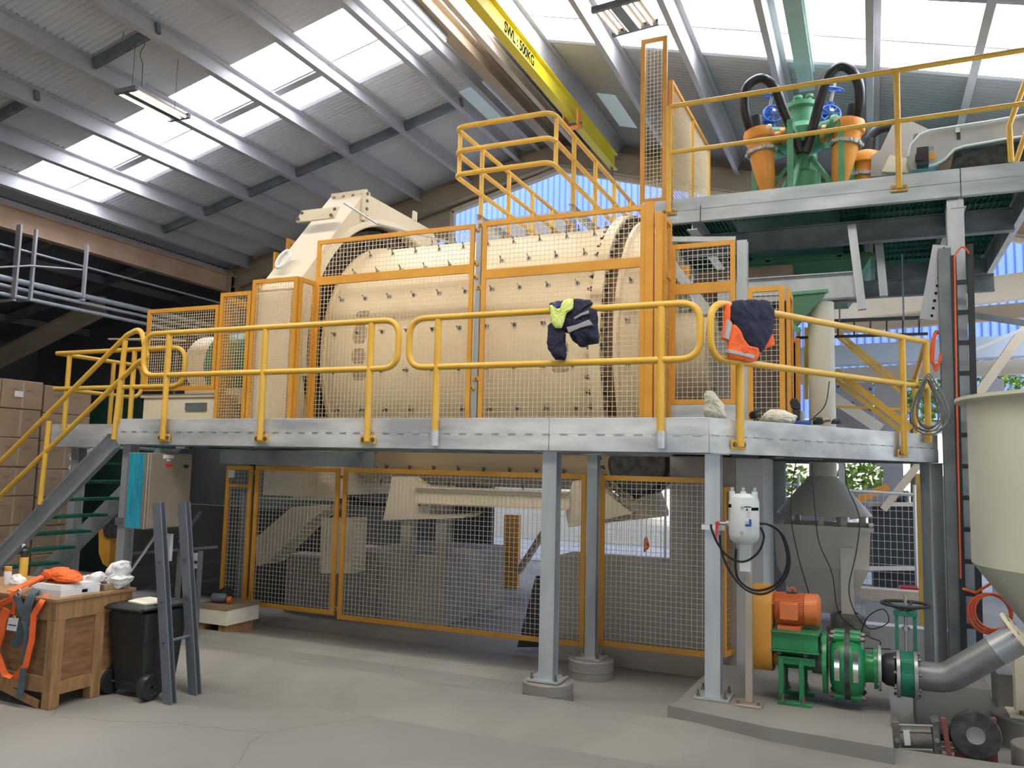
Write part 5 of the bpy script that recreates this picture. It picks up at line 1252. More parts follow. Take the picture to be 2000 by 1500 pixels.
MB().box(p.x - .06, p.x + .06, fy - hw - .09, fy - hw + .02, FZ + .25, p.z + .08).build('outlet_leg', 'funnel_cream', hb_, smooth=False)
c = AY(1654, 1235, fy - hw - .05); MB().lathe((p.x, fy - hw, 0), (0, 0, 1), [(.1, AY(1655, 1200, 9.15).z), (.17, AY(1655, 1206, 9.15).z), (.17, AY(1655, 1230, 9.15).z), (.21, AY(1655, 1231, 9.15).z), (.21, AY(1655, 1241, 9.15).z), (0, AY(1655, 1241, 9.15).z)], 30).build('outlet_flange', 'dirty_metal', hb_)
MB().cyl((p.x, fy - hw, FZ), (p.x, fy - hw, AY(1655, 1241, 9.15).z), .15, n=24).build('foot', 'dirty_metal', hb_)
for i, px in enumerate(([(1585, 905), (1592, 1000), (1600, 1060), (1625, 1120), (1640, 1200), (1690, 1240), (1720, 1255), (1700, 1275), (1640, 1262)],
                        [(1650, 905), (1655, 950), (1678, 1010), (1672, 1080), (1658, 1150), (1672, 1200), (1700, 1228), (1735, 1215), (1725, 1190), (1695, 1205), (1680, 1240)],
                        [(1620, 745), (1612, 790), (1590, 815), (1572, 830), (1565, 860), (1550, 930), (1545, 1010), (1560, 1090), (1580, 1160), (1600, 1235), (1660, 1262), (1740, 1268)])):
    cable(px, 8.9, .005, ('thin black cable dangling down the left of the conical hood to the floor', 'thin black cable coiled on the floor behind the pump', 'long thin cable falling from the duct past the hood')[i], nm='power_cable', cat='cable', n=6)
# wall behind pump: low concrete bund, blocks
bw_ = AY(1700, 1270, 9.6)
struct('trim_%d' % k, MB().box(-.6, 2.6, 9.75, 9.95, FZ, .18), 'concrete_light', smooth=False); k += 1
cbk = [AZ(1890, 1380, FZ), AZ(1760, 1345, FZ)]
tag(MB().box(.28, .80, 7.35, 7.75, FZ, .17).build('concrete_block', 'concrete', None, smooth=False, bevel=.01), 'square concrete block under the grey pipe bend', 'block')
tag(MB().box(.95, 1.35, 8.3, 8.7, FZ, .1).build('concrete_block', 'concrete', None, smooth=False, bevel=.01), 'low concrete block beyond the grey pipe, near the tank leg', 'block')
m = MB()
for i in range(3): m.torus(AY(1940 - i * 4, 1195 + i * 2, 8.6), (.25, -1, 0), .155 + .01 * i, .012, 36, 7)
m.tube([AY(1880, 1150, 8.7), AY(1905, 1158, 8.65), AY(1935, 1140, 8.6)], .012, 7)
tag(m.build('cable_coil', 'cable_orange', None), 'orange cable coil hanging between the cable ladder and the tank cone', 'cable')
# grey cable coil over the deck handrail end
m = MB(); c0_ = AY(1812, 790, 9.0)
for i in range(5):
    w = .07 + .014 * i; h = .24 + .01 * i; m.tube([c0_ + V((math.sin(a * math.pi / 12) * w * (1.15 - .75 * math.cos(a * math.pi / 12)) + .012 * math.sin(i * 2.1), -.02 * i, math.cos(a * math.pi / 12) * h + .03 * math.sin(i * 1.7))) for a in range(24)], .009, 6, True)
m.tube([c0_ + V((.1, 0, .1)), AY(1845, 800, 9.0), AY(1862, 830, 9.2)], .006, 6)
tag(m.build('cable_coil', 'pipe_grey', None), 'grey cable coil looped over the end post of the deck handrail', 'cable')
# ---- items on the deck -----------------------------------------------------
def blob(pts, depth, mat, name, label, cat, y, seed=1, amp=.012, parent=None):
    """crumpled soft lump: extruded outline with rounded, noisy front and back"""
    nd = V((0, 1, 0)) if not callable(y) else y(None, None)
    rnd = random.Random(seed); P = [AY(u, v, y) if not callable(y) else y(u, v) for u, v in pts]; P = [P[i].lerp(P[(i + 1) % len(P)], j5 / 3) for i in range(len(P)) for j5 in range(3)]
    c = sum(P, V()) / len(P); m = MB(); n = len(P); vs = []
    rings = ((1.0, 0), (.97, .35), (.8, .75), (.45, 1.0))
    for sgn in (-1, 1):
        base = len(vs)
        for sc, dp in rings:
            for p in P: vs.append(c + (p - c) * sc + (nd * (sgn * dp * depth / 2) + V((rnd.uniform(-amp, amp), rnd.uniform(-amp, amp), rnd.uniform(-amp, amp)))) * (1 if dp else 0.0))
        vs.append(c + nd * (sgn * depth / 2))
        for r in range(3):
            for i in range(n):
                a, b2 = base + r * n + i, base + r * n + (i + 1) % n; m.f.append((a, b2, b2 + n, a + n) if sgn < 0 else (a, a + n, b2 + n, b2))
        top_ = len(vs) - 1
        for i in range(n): a, b2 = base + 3 * n + i, base + 3 * n + (i + 1) % n; m.f.append((a, b2, top_) if sgn < 0 else (a, top_, b2))
    m.v = [tuple(v) for v in vs]
    o = m.build(name, mat, parent)
    sub = o.modifiers.new('sub', 'SUBSURF'); sub.levels = 3; sub.render_levels = 3; sub.subdivision_type = 'CATMULL_CLARK'
    for k5, (sz, st5) in enumerate(((.09, depth * .20), (.03, depth * .05))):
        tx5 = bpy.data.textures.get('fold%d' % k5) or bpy.data.textures.new('fold%d' % k5, 'CLOUDS'); tx5.noise_scale = sz
        dm = o.modifiers.new('fold', 'DISPLACE'); dm.texture = tx5; dm.strength = min(st5, .022) * 1.6; dm.mid_level = .5
    for p in o.data.polygons: p.use_smooth = True
    return tag(o, label, cat) if parent is None else o
yb1 = 6.98
blob([(1376, 818), (1375, 795), (1377, 785), (1376, 771), (1380, 764), (1391, 763), (1399, 772), (1410, 786), (1416, 800), (1422, 818)], .16, 'cloth_cream', 'cloth_bag', 'upright cream cloth bag at the deck corner between the handrails', 'bag', yb1, 3)
blob([(1478, 828), (1488, 812), (1506, 800), (1530, 802), (1556, 812), (1550, 826), (1520, 830)], .22, 'cloth_cream', 'cloth_sheet', 'crumpled cream cloth lying on the angled deck beside blue tools', 'cloth', 7.75, 5)
y_ = 7.95
a = AY(1550, 822, y_); b_ = AY(1582, 831, y_)
tag(MB().box(a.x, b_.x, y_, y_ + .2, b_.z - .03, a.z).build('tool_case', 'blue_paint', None, bevel=.008), 'small blue tool case on the deck right of the crumpled cloth', 'case')
a = AY(1565, 802, y_ + .1)
tag(MB().cyl((a.x, y_ + .12, 2.05), (a.x, y_ + .12, a.z), .028, n=18).build('steel_can', 'stainless_grey', None), 'silver can standing behind the blue tool case', 'can')
dr_ = thing('cordless_drill', AY(1554, 800, y_ + .05), 'black cordless drill standing on the deck by the silver can', 'drill')
MB().prism([AY(*p, y_ + .05) for p in ((1542, 785), (1546, 778), (1556, 778), (1563, 790), (1563, 800), (1545, 797))], (0, .07, 0)).build('body', 'black_plastic', dr_, bevel=.006)
MB().prism([AY(*p, y_ + .06) for p in ((1548, 797), (1558, 799), (1560, 826), (1548, 826))], (0, .05, 0)).build('handle', 'black_plastic', dr_, bevel=.006)
tg = thing('angle_grinder', AY(1610, 820, 8.2), 'dark power tool lying on the deck right of the blue case', 'tool')
MB().cyl(AY(1588, 822, 8.15), AY(1605, 822, 8.15), .035, n=18).build('body', 'black_plastic', tg)
MB().cyl(AY(1605, 821, 8.15), AY(1622, 819, 8.15), .022, n=16).build('collar', 'stainless', tg)
MB().cyl(AY(1600, 818, 8.15), AY(1600, 828, 8.15), .04, n=18).build('head', 'black_plastic', tg)
tag(MB().lathe(AY(1634, 828, 8.35), (0, 0, 1), [(0, 0), (.05, 0), (.045, .03), (.02, .05), (0, .05)], 18).build('knob_cover', 'black_plastic', None), 'small black dome cap on the deck at the right of the tools', 'cap')
blob([(1466, 818), (1464, 808), (1476, 800), (1488, 798), (1480, 806), (1478, 818)], .12, 'black_plastic', 'work_glove', 'dark work glove on the deck just right of the vest', 'glove', 7.6, 8)
# =====================================================================  CLOTHES ON THE RAILS
jk = thing('work_jacket', AY(1120, 700, 6.5), 'navy work jacket with lime yellow shoulders and grey reflective bands hung over the rail', 'jacket')
def part(pts, depth, mat, name, y, seed, par, amp=.005):
    if mat == 'reflective':
        P_ = [AY(u, v, y) if not callable(y) else y(u, v) for u, v in pts]; nd_ = V((0, 1, 0)) if not callable(y) else y(None, None)
        return MB().prism(P_, nd_ * .05).build(name, mat, par, smooth=False, bevel=.004)
    return blob(pts, depth, mat, name, None, None, y, seed, amp, par)
part([(1073, 598), (1075, 592), (1096, 588), (1120, 583), (1150, 586), (1157, 592), (1146, 600), (1166, 604), (1168, 640), (1172, 672), (1150, 674), (1135, 679), (1118, 662), (1110, 653), (1100, 650), (1078, 640), (1074, 615)], .13, 'navy', 'body', 6.53, 1, jk)
part([(1071, 636), (1076, 628), (1098, 640), (1107, 652), (1104, 675), (1107, 694), (1104, 704), (1086, 704), (1079, 692), (1070, 680), (1069, 660)], .10, 'navy', 'sleeve', 6.50, 2, jk)
part([(1078, 592), (1096, 588), (1098, 600), (1080, 608)], .05, 'navy_blue', 'collar', 6.455, 3, jk)
part([(1072, 597), (1078, 594), (1082, 606), (1098, 600), (1099, 588), (1110, 583), (1121, 583), (1119, 603), (1106, 612), (1101, 630), (1097, 641), (1086, 641), (1078, 632), (1076, 618)], .05, 'hiviz_yellow', 'lime_panel', 6.44, 4, jk, .004)
part([(1106, 639), (1126, 634), (1150, 624), (1156, 634), (1134, 640), (1110, 650)], .03, 'reflective', 'reflective_band', 6.455, 5, jk, .002)
part([(1120, 620), (1134, 612), (1149, 606), (1150, 612), (1134, 617), (1122, 624)], .03, 'reflective', 'reflective_band', 6.455, 6, jk, .002)
vt = thing('safety_vest', AY(1460, 710, 6.9), 'navy and orange hi-vis vest with grey bands draped over the looped rail end', 'vest')
def vplane(off):
    o_ = A1 + nC * off
    def f(u, v):
        if u is None: return -nC
        d = ray(u, v); return EYE + d * ((o_ - EYE).dot(nC) / d.dot(nC))
    return f
yv = .09
part([(1424, 590), (1440, 586), (1492, 586), (1510, 596), (1513, 603), (1510, 640), (1500, 668), (1487, 690), (1470, 682), (1455, 672), (1436, 640), (1424, 620)], .09, 'navy', 'navy_panel', vplane(.06), 11, vt)
part([(1433, 632), (1440, 640), (1456, 672), (1480, 680), (1485, 690), (1478, 704), (1466, 708), (1440, 702), (1419, 698), (1424, 665)], .06, 'hiviz_orange', 'orange_panel', vplane(.10), 12, vt)
part([(1418, 592), (1425, 594), (1424, 625), (1428, 636), (1422, 668), (1409, 662), (1415, 630)], .05, 'hiviz_orange', 'orange_side', vplane(.08), 13, vt)
part([(1505, 650), (1510, 655), (1514, 674), (1488, 684), (1498, 664)], .04, 'hiviz_orange', 'orange_hem', vplane(.06), 14, vt)
part([(1423, 682), (1452, 688), (1475, 694), (1472, 701), (1450, 695), (1422, 689)], .03, 'reflective', 'reflective_band', vplane(.13), 15, vt, .002)
part([(1423, 622), (1430, 633), (1424, 664), (1416, 660)], .03, 'reflective', 'reflective_band', vplane(.11), 16, vt, .002)
# =====================================================================  LEFT FOREGROUND
BZ = .65; bx1_ = -5.82; by0 = 4.56; by1 = 5.28; bx0_ = -7.3
wc = thing('timber_crate', ((bx0_ + bx1_) / 2, (by0 + by1) / 2, FZ), 'rough timber and plywood crate used as a bench at the lower left', 'crate')
MB().box(bx0_, bx1_ + .02, by0 - .02, by1 + .02, BZ - .025, BZ).build('top_board', 'timber', wc, smooth=False, bevel=.003)
MB().box(bx0_, bx1_, by0, by1, BZ - .17, BZ - .027).build('top_frame', 'timber', wc, smooth=False, bevel=.003)
MB().box(bx0_ + .02, bx1_ - .02, by0 + .02, by1 - .02, FZ + .14, BZ - .17).build('plywood_panel', 'plywood', wc, smooth=False)
for (x, y) in ((bx1_ - .09, by0), (bx0_, by0), (bx1_ - .09, 4.93), (bx0_, by1 - .09)):
    MB().box(x, x + .09, y, y + .09, FZ, BZ - .17).build('corner_post', 'timber', wc, smooth=False, bevel=.005)
MB().box(bx0_ + .09, bx1_ - .09, by0 + .003, by0 + .025, FZ + .12, FZ + .24).build('bottom_rail', 'timber', wc, smooth=False, bevel=.003)
MB().box(bx1_ - .025, bx1_ - .003, by0 + .09, by1 - .09, FZ + .1, FZ + .2).build('bottom_rail', 'timber', wc, smooth=False, bevel=.003)
MB().bar((bx1_ - .6, by0 + .01, FZ + .12), (bx1_ - .12, by0 + .01, FZ + .03), .02, .06).build('brace', 'timber', wc, smooth=False)
T = lambda u, v, h=0: AZ(u, v, BZ + h)
# harness: wide webbing ribbons
def ribbon(m, pts, w, th=.004, wdir=None):
    pts = fillet(pts, .04, 4); L_ = []; 
    for i, p in enumerate(pts):
        d = (pts[min(i + 1, len(pts) - 1)] - pts[max(i - 1, 0)]).normalized()
        wd_ = V(wdir) if wdir else V((1, .4, 0)); s = (wd_ - d * wd_.dot(d)).normalized(); nn = d.cross(s)
        L_.append([p + s * w / 2 + nn * th, p - s * w / 2 + nn * th, p - s * w / 2 - nn * th, p + s * w / 2 - nn * th])
    vs = [q for l in L_ for q in l]; n = len(L_)
    m.add(vs, [(4 * i + j, 4 * i + (j + 1) % 4, 4 * i + 4 + (j + 1) % 4, 4 * i + 4 + j) for i in range(n - 1) for j in range(4)] + [(3, 2, 1, 0), (4 * n - 4, 4 * n - 3, 4 * n - 2, 4 * n - 1)])
    return m
hs = thing('safety_harness', T(80, 1140), 'tangled orange and grey webbing safety harness spilling over the crate front', 'harness')
yf = by0 - .05; Fp = lambda u, v, dy=0: AY(u, v, yf + dy)
m = MB(); ribbon(m, [T(118, 1135, .08), T(100, 1150, .03), Fp(82, 1175), Fp(66, 1200), Fp(62, 1250), Fp(50, 1300), Fp(28, 1325), Fp(10, 1318), Fp(0, 1290), Fp(-20, 1240)], .045)
ribbon(m, [T(20, 1155, .05), T(55, 1138, .08), T(95, 1120, .11), T(120, 1112, .13), T(150, 1125, .1)], .05, wdir=(0, 1, 0))
ribbon(m, [Fp(32, 1150, .03), Fp(22, 1170), Fp(0, 1180), Fp(-10, 1190)], .05); ribbon(m, [Fp(30, 1165), Fp(26, 1200)], .03)
ribbon(m, [Fp(14, 1190, -.02), Fp(5, 1210, -.02), Fp(0, 1240, -.02), Fp(-10, 1270, -.02)], .07); m.build('orange_webbing', 'hiviz_orange', hs)
m = MB(); ribbon(m, [T(108, 1128, .09), T(80, 1140, .06), Fp(62, 1160, .02), Fp(54, 1185), Fp(50, 1210), Fp(38, 1240), Fp(27, 1262)], .07)
ribbon(m, [Fp(30, 1162), Fp(38, 1180), Fp(46, 1200), Fp(54, 1230), Fp(50, 1270), Fp(44, 1320), Fp(38, 1365)], .05); ribbon(m, [T(130, 1118, .14), T(106, 1116, .16), T(92, 1130, .08)], .05); m.build('grey_webbing', 'webbing_grey', hs)
m = MB().torus(Fp(36, 1158, -.03), (0, 1, 0), .03, .006, 20, 6); m.torus(Fp(27, 1208, -.02), (0, 1, 0), .018, .004, 16, 6); m.build('metal_ring', 'stainless_grey', hs)
m = MB().prism([Fp(17, 1206, -.03), Fp(36, 1208, -.03), Fp(31, 1233, -.03), Fp(12, 1230, -.03)], (0, .003, 0)); tg_ = m.build('paper_tag', 'paper', hs)
MB().prism([Fp(16, 1219, -.032), Fp(31, 1221, -.032), Fp(31, 1223, -.032), Fp(16, 1221, -.032)], (0, .001, 0)).build('tag_print', 'black_ink', tg_)
m = MB(); ribbon(m, [T(95, 1138, .05), T(100, 1125, .14), T(118, 1112, .17), T(145, 1118, .15), T(162, 1132, .06)], .05, wdir=(0, 1, .3)); ribbon(m, [T(60, 1145, .03), T(85, 1132, .1), T(98, 1128, .12), T(112, 1138, .05)], .045, wdir=(0, 1, 0)); ribbon(m, [T(118, 1128, .12), T(135, 1135, .1), T(148, 1140, .04)], .05, wdir=(0, 1, 0)); m.build('orange_webbing', 'hiviz_orange', hs)
blob([(86, 1122), (95, 1112), (112, 1107), (130, 1112), (150, 1122), (156, 1136), (140, 1136), (120, 1130), (100, 1130)], .18, 'hiviz_orange', 'folded_vest', 'bunched orange hi-vis garment on top of the crate', 'vest', by0 + .22, 21, .014)
# cans
def can(u, vb, vt_, r, y, mats, label, nm='spray_can', cap=.25):
    b_ = AY(u, vb, y); t_ = AY(u, vt_, y); z0_ = BZ + .0; t = thing(nm, (b_.x, y, z0_), label, 'can'); H_ = t_.z - z0_
    MB().lathe((b_.x, y, z0_), (0, 0, 1), [(0, 0), (r, 0), (r, H_ * (1 - cap) - .01), (r * .9, H_ * (1 - cap)), (0, H_ * (1 - cap))], 24).build('body', mats[0], t)
    MB().lathe((b_.x, y, z0_ + H_ * (1 - cap)), (0, 0, 1), [(r * .9, 0), (r * .85, H_ * cap * .6), (r * .4, H_ * cap * .75), (r * .4, H_ * cap), (0, H_ * cap)] if mats[1] == 'black_plastic' else [(r * .96, 0), (r * .96, H_ * cap), (0, H_ * cap)], 24).build('cap', mats[1], t)
    return t
cn = can(44, 1135, 1066, .034, by0 + .42, ('yellow', 'black_plastic'), 'tall yellow flask with a black top standing on the crate', 'flask', .30)
q_ = AY(46, 1066, by0 + .42); MB().cyl((q_.x, q_.y, q_.z - .012), (q_.x, q_.y, q_.z + .015), .013, n=14).build('spout', 'white', cn)
can(13, 1150, 1106, .030, by0 + .30, ('bag_white', 'guard_yellow'), 'silver spray can with a yellow cap near the left edge of the crate')
blob([(22, 1148), (24, 1130), (34, 1119), (48, 1132), (50, 1145)], .1, 'bag_white', 'crumpled_paper', 'crumpled white paper between the spray can and flask', 'paper', by0 + .35, 31)
bl = thing('document_box', T(170, 1160), 'flat white carton with a small blue patch under papers on the crate', 'box')
p0, p1 = T(116, 1166, .0), T(180, 1150, .0)
m = MB().prism([V((-5.98, by0 + .06, BZ)), V((-5.86, by0 + .06, BZ)), V((-5.86, by0 + .42, BZ)), V((-6.2, by0 + .42, BZ)), V((-6.2, by0 + .06, BZ))], (0, 0, .055)); m.build('carton', 'paper', bl, smooth=False, bevel=.002)
MB().box(-5.859, -5.857, by0 + .25, by0 + .30, BZ + .015, BZ + .04).build('logo_patch', 'black_ink', bl); MB().box(-5.859, -5.857, by0 + .31, by0 + .36, BZ + .012, BZ + .043).build('logo_patch', 'pale_blue', bl)
m = MB()
for i in range(4): m.box(-6.22 + .01 * i, -5.87 - .01 * i, by0 + .07 + .008 * i, by0 + .44, BZ + .058 + .007 * i, BZ + .063 + .007 * i)
tag(m.build('paper_stack', 'white', None, smooth=False), 'thin stack of papers on top of the flat white carton', 'papers', kind=None)
tag(MB().box(-6.0, -5.85, by0 + .46, by0 + .60, BZ, BZ + .05).build('small_carton', 'cardboard', None, bevel=.003), 'small brown carton on the crate right of the papers', 'box')
blob([(155, 1135), (165, 1128), (180, 1122), (198, 1116), (200, 1124), (196, 1138), (170, 1139)], .14, 'bag_white', 'white_wrapper', 'white and red wrapper standing beside the orange garment', 'wrapper', by0 + .45, 32)
blob([(196, 1140), (208, 1124), (214, 1108), (228, 1098), (243, 1093), (248, 1106), (240, 1124), (256, 1128), (250, 1136), (238, 1148), (226, 1148), (206, 1142)], .18, 'bag_white', 'plastic_bag', 'crumpled white plastic bag at the right end of the crate', 'bag', by0 + .62, 33, .016)
# wheelie bin
wb_ = thing('wheelie_bin', (-5.45, 5.42, FZ), 'black wheelie bin between the timber crate and grey steel stand', 'bin')
bc = V((-5.61, 5.28)); hw_, hd_ = .22, .24; ztb = .52
def tap(z, w, d): return [(bc.x - w, bc.y - d, z), (bc.x + w, bc.y - d, z), (bc.x + w, bc.y + d, z), (bc.x - w, bc.y + d, z)]
m = MB(); vs = tap(FZ + .04, .165, .165) + tap(FZ + .42, .19, .20) + tap(FZ + .46, .2, .21) + tap(ztb - .02, .215, .225)
m.add(vs, [(3, 2, 1, 0)] + [(4 * j + i, 4 * j + (i + 1) % 4, 4 * j + 4 + (i + 1) % 4, 4 * j + 4 + i) for j in range(3) for i in range(4)] + [(12, 13, 14, 15)])
m.build('body', 'black_plastic', wb_, smooth=False, bevel=.02)
m = MB(); vs = tap(ztb, .225, .255) + tap(ztb + .02, .23, .26) + tap(ztb + .04, .18, .21); m.add(vs, [(3, 2, 1, 0)] + [(4 * j + i, 4 * j + (i + 1) % 4, 4 * j + 4 + (i + 1) % 4, 4 * j + 4 + i) for j in range(2) for i in range(4)] + [(8, 9, 10, 11)])
m.build('lid', 'black_plastic', wb_, smooth=False, bevel=.012)
MB().cyl((bc.x - .2, bc.y - .27, ztb + .005), (bc.x + .2, bc.y - .27, ztb + .005), .014, n=12).build('handle', 'black_plastic', wb_)
for s in (-1, 1):
    w_ = MB().lathe((bc.x + s * .22 - .03, bc.y - .16, FZ + .105), AXI, [(0, 0), (.06, 0), (.065, -.006), (.1, -.006), (.105, .01), (.105, .05), (.1, .066), (.065, .066), (.06, .06), (0, .06)], 36).build('wheel', 'rubber', wb_)
MB().cyl((bc.x - .25, bc.y - .16, FZ + .105), (bc.x + .25, bc.y - .16, FZ + .105), .012, n=10).build('axle', 'iron', wb_)
tag(MB().prism([AZ(u, v, ztb + .042) for u, v in ((250, 1176), (268, 1171), (292, 1168), (310, 1171), (308, 1180), (280, 1182))], (0, 0, .012)).build('lid_board', 'cloth_cream', None), 'pale flat board lying on the wheelie bin lid', 'board')
# grey steel stand
gs = thing('steel_stand', (-5.2, 5.2, FZ), 'pair of dark grey leaning steel channels standing in front of the bin', 'stand')
for (ub, vb, ut, vt_, y) in ((333, 1374, 311, 982, 5.12), (382, 1356, 360, 981, 5.50)):
    b_ = AZ(ub, vb, FZ); t_ = AY(ut, vt_, b_.y); o_ = MB().ibeam(b_, t_, .085, .055, .008, V((0, 1, 0)), 'I').build('upright', 'grey_paint', gs, smooth=False, bevel=.002)
    MB().bar(b_ + V((0, -.03, 0)), t_ + V((0, -.03, 0)), .088, .01, V((0, 1, 0))).build('web_plate', 'grey_paint', gs, smooth=False)
    for f_ in (.3, .5, .7): c = b_.lerp(t_, f_) + V((0, -.036, 0)); MB().hexnut(c, (0, -1, 0), .014, .012).build('bolt', 'steel_bolt', gs)
a = AZ(333, 1374, FZ).lerp(AY(311, 982, AZ(333, 1374, FZ).y), .30); b_ = AZ(382, 1356, FZ).lerp(AY(360, 981, AZ(382, 1356, FZ).y), .30)
MB().cyl(a, b_, .012, n=10).build('cross_rod', 'grey_paint', gs)
# stainless control cabinet with blue film
xcab = -6.98; y0c = AX(285, 960, xcab).y; y1c = AX(370, 960, xcab).y; zt_c = AX(285, 884, xcab).z; zb_c = AX(285, 1034, xcab).z
xl_c = AY(245, 960, y0c).x
cab = thing('control_cabinet', (xcab - .15, y0c, zb_c), 'brushed stainless control cabinet with blue protective film on its side', 'cabinet')
MB().box(xl_c, xcab, y0c, y1c, zb_c, zt_c).build('body', 'stainless', cab, smooth=False, bevel=.006)
MB().box(xcab + .001, xcab + .02, y0c + .02, y1c - .01, zb_c + .01, zt_c - .01).build('door', 'stainless', cab, smooth=False, bevel=.004)
MB().box(xl_c + .03, xcab - .05, y0c - .003, y0c - .0005, zb_c + .01, zt_c - .006).build('protective_film', 'blue_film', cab)
for (u, v, w, h, mt) in ((329, 892, 10, 4, 'paper'), (329, 899, 4, 1.5, 'paper'), (330, 909, 6, 3, 'red')):
    p, q2 = AX(u - w, v - h, xcab + .021), AX(u + w, v + h, xcab + .021); MB().box(xcab + .02, xcab + .023, p.y, q2.y, q2.z, p.z).build('label_plate', mt, cab)
p = AX(362, 911, xcab + .02); MB().cyl(p, p + V((.03, 0, 0)), .02, n=16).build('door_handle', 'black_plastic', cab)
# clutter behind the stand: frames, crates
fg = thing('pipe_stand', AY(300, 1100, 7.0), 'dark pipe rack and angled brace behind the bin, under the cabinet', 'rack')
MB().bar(AY(232, 1083, 6.9), AY(425, 1068, 7.3), .03, .03).build('top_bar', 'galv_dark', fg); MB().bar(AY(245, 1130, 6.8), AY(315, 1030, 7.1), .05, .02).build('brace', 'galv_post', fg)
MB().bar(AY(350, 1060, 7.6), AY(392, 1000, 8.0), .05, .02).build('brace', 'galv_dark', fg); MB().bar(AY(215, 992, 7.5), AY(122, 1112, 7.5), .06, .03).build('brace', 'galv_post', fg)
for (p_, q_) in (((255, 1104), (425, 1096)), ((255, 1152), (425, 1132))): MB().bar(AY(*p_, 6.9), AY(*q_, 7.3), .03, .03).build('shelf_bar', 'black_ladder', fg)
for u_ in (316, 352, 392): p_ = AY(u_, 1076, 7.1); MB().bar(V((p_.x, 7.1, FZ)), p_, .04, .04, V((0, 1, 0))).build('post', 'galv_dark', fg)
MB().box(AY(372, 1100, 7.2).x, AY(382, 1100, 7.2).x, 7.2, 7.24, AY(375, 1110, 7.2).z, AY(375, 1080, 7.2).z).build('label_board', 'paper', fg)
MB().box(-7.4, -7.2, 7.1, 7.3, FZ, .3).build('base_box', 'black_ladder', fg, smooth=False)
MB().box(AY(315, 1100, 6.9).x, AY(330, 1100, 6.9).x, 6.9, 6.94, AY(320, 1095, 6.9).z, AY(320, 1042, 6.9).z).build('label_board', 'paper', fg)
og = thing('yellow_jack', AY(210, 1060, 7.9), 'orange-yellow machine guard standing behind the stairs beside the corner post', 'machine')
MB().prism([AY(*p, 7.9) for p in ((192, 1030), (205, 1018), (216, 1025), (212, 1110), (200, 1102), (192, 1080))], (0, .35, 0)).build('body', 'guard_yellow', og, bevel=.01)
MB().prism([AY(*p, 7.88) for p in ((193, 1000), (215, 990), (216, 1052), (204, 1048))], (0, .3, 0)).build('arm', 'iron', og)
cbx = thing('parts_carton', AZ(410, 1220, FZ), 'open carton of tools on a timber block, left end of the lower mesh fence', 'box')
a = AZ(383, 1236, FZ); b_ = AZ(446, 1212, FZ); zc1 = AY(400, 1180, a.y).z
MB().box(a.x, a.x + .10, a.y, a.y + .45, FZ, FZ + .12).build('timber_block', 'timber', cbx, smooth=False); MB().box(a.x + .32, a.x + .42, a.y, a.y + .45, FZ, FZ + .12).build('timber_block', 'timber', cbx, smooth=False)
MB().box(a.x - .02, a.x + .45, a.y - .02, a.y + .5, FZ + .121, zc1).build('carton', 'cloth_cream', cbx, smooth=False, bevel=.003)
MB().box(a.x - .025, a.x + .455, a.y - .025, a.y + .505, zc1 - .04, zc1 + .001).build('carton_rim', 'cardboard', cbx, smooth=False)
tag(MB().lathe((a.x + .1, a.y + .12, zc1 + .06), (1, .3, 0), [(0, 0), (.05, 0), (.05, .14), (.03, .17), (0, .17)], 18).build('power_tool', 'grey_paint', None), 'grey power tool lying in the open carton', 'tool')
tag(MB().cyl((a.x + .30, a.y + .14, zc1 + .045), (a.x + .34, a.y + .16, zc1 + .045), .04, n=18).build('sanding_disc', 'orange_motor', None), 'small orange disc beside the grey tool in the carton', 'disc')
blob([(425, 1178), (425, 1158), (435, 1150), (448, 1148), (448, 1170), (440, 1178)], .2, 'black_plastic', 'tool_bag', 'small black tool bag on the open carton', 'bag', a.y + .3, 41)
# ---- cardboard boxes at far left ------------------------------------------
xB = -11.6
dz_ = .47; by_ = [7.4, 8.36, 9.36]; kx = 0
cbm = {}
def carton(y0, y1, z0, z1, label, x1=xB, row=None):
    t = thing('cardboard_carton', (x1 - .3, (y0 + y1) / 2, z0), label, 'box', 'cardboard cartons stacked behind the stairs')
    j = random.uniform(-.01, .01)
    MB().box(x1 - .6, x1 + j, y0 + .005, y1 - .005, z0 + .002, z1 - .004).build('carton', 'cardboard', t, smooth=False, bevel=.012)
    MB().box(x1 + j, x1 + j + .003, (y0 + y1) / 2 - .02, (y0 + y1) / 2 + .02, z0 + .02, z1 - .02).build('tape_strip', 'tape', t)
    MB().box(x1 + j, x1 + j + .002, y0 + (y1 - y0) * .2, y0 + (y1 - y0) * .38, z1 - .17, z1 - .12).build('print', 'bronze', t)
    MB().box(x1 + j, x1 + j + .002, y0 + (y1 - y0) * .6, y0 + (y1 - y0) * .8, z1 - .17, z1 - .13).build('print', 'bronze', t)
ztop_ = AX(40, 742, xB).z; cols = [(AX(-80, 800, xB).y, AX(0, 800, xB).y), (AX(0, 800, xB).y, AX(82, 800, xB).y), (AX(85, 800, xB).y, AX(178, 800, xB).y)]
lay = [ztop_ - i * .43 for i in range(8)]
rown = ['top', 'second', 'third', 'fourth', 'fifth', 'sixth', 'seventh']; coln = ['leftmost', 'middle', 'rightmost']
for ci, (y0, y1) in enumerate(cols):
    for ri in range(7):
        zt3 = lay[ri] - (.03 if ci == 2 else 0); zb3 = lay[ri + 1] - (.03 if ci == 2 else 0)
        if zb3 < FZ: zb3 = FZ
        if zt3 - zb3 < .1: continue
        carton(y0, y1, zb3, zt3, 'brown carton behind the stairs, %s from top in the %s column' % (rown[ri] if ri else 'first', coln[ci]))
a = AX(29, 763, xB + .012); b_ = AX(45, 776, xB + .012)
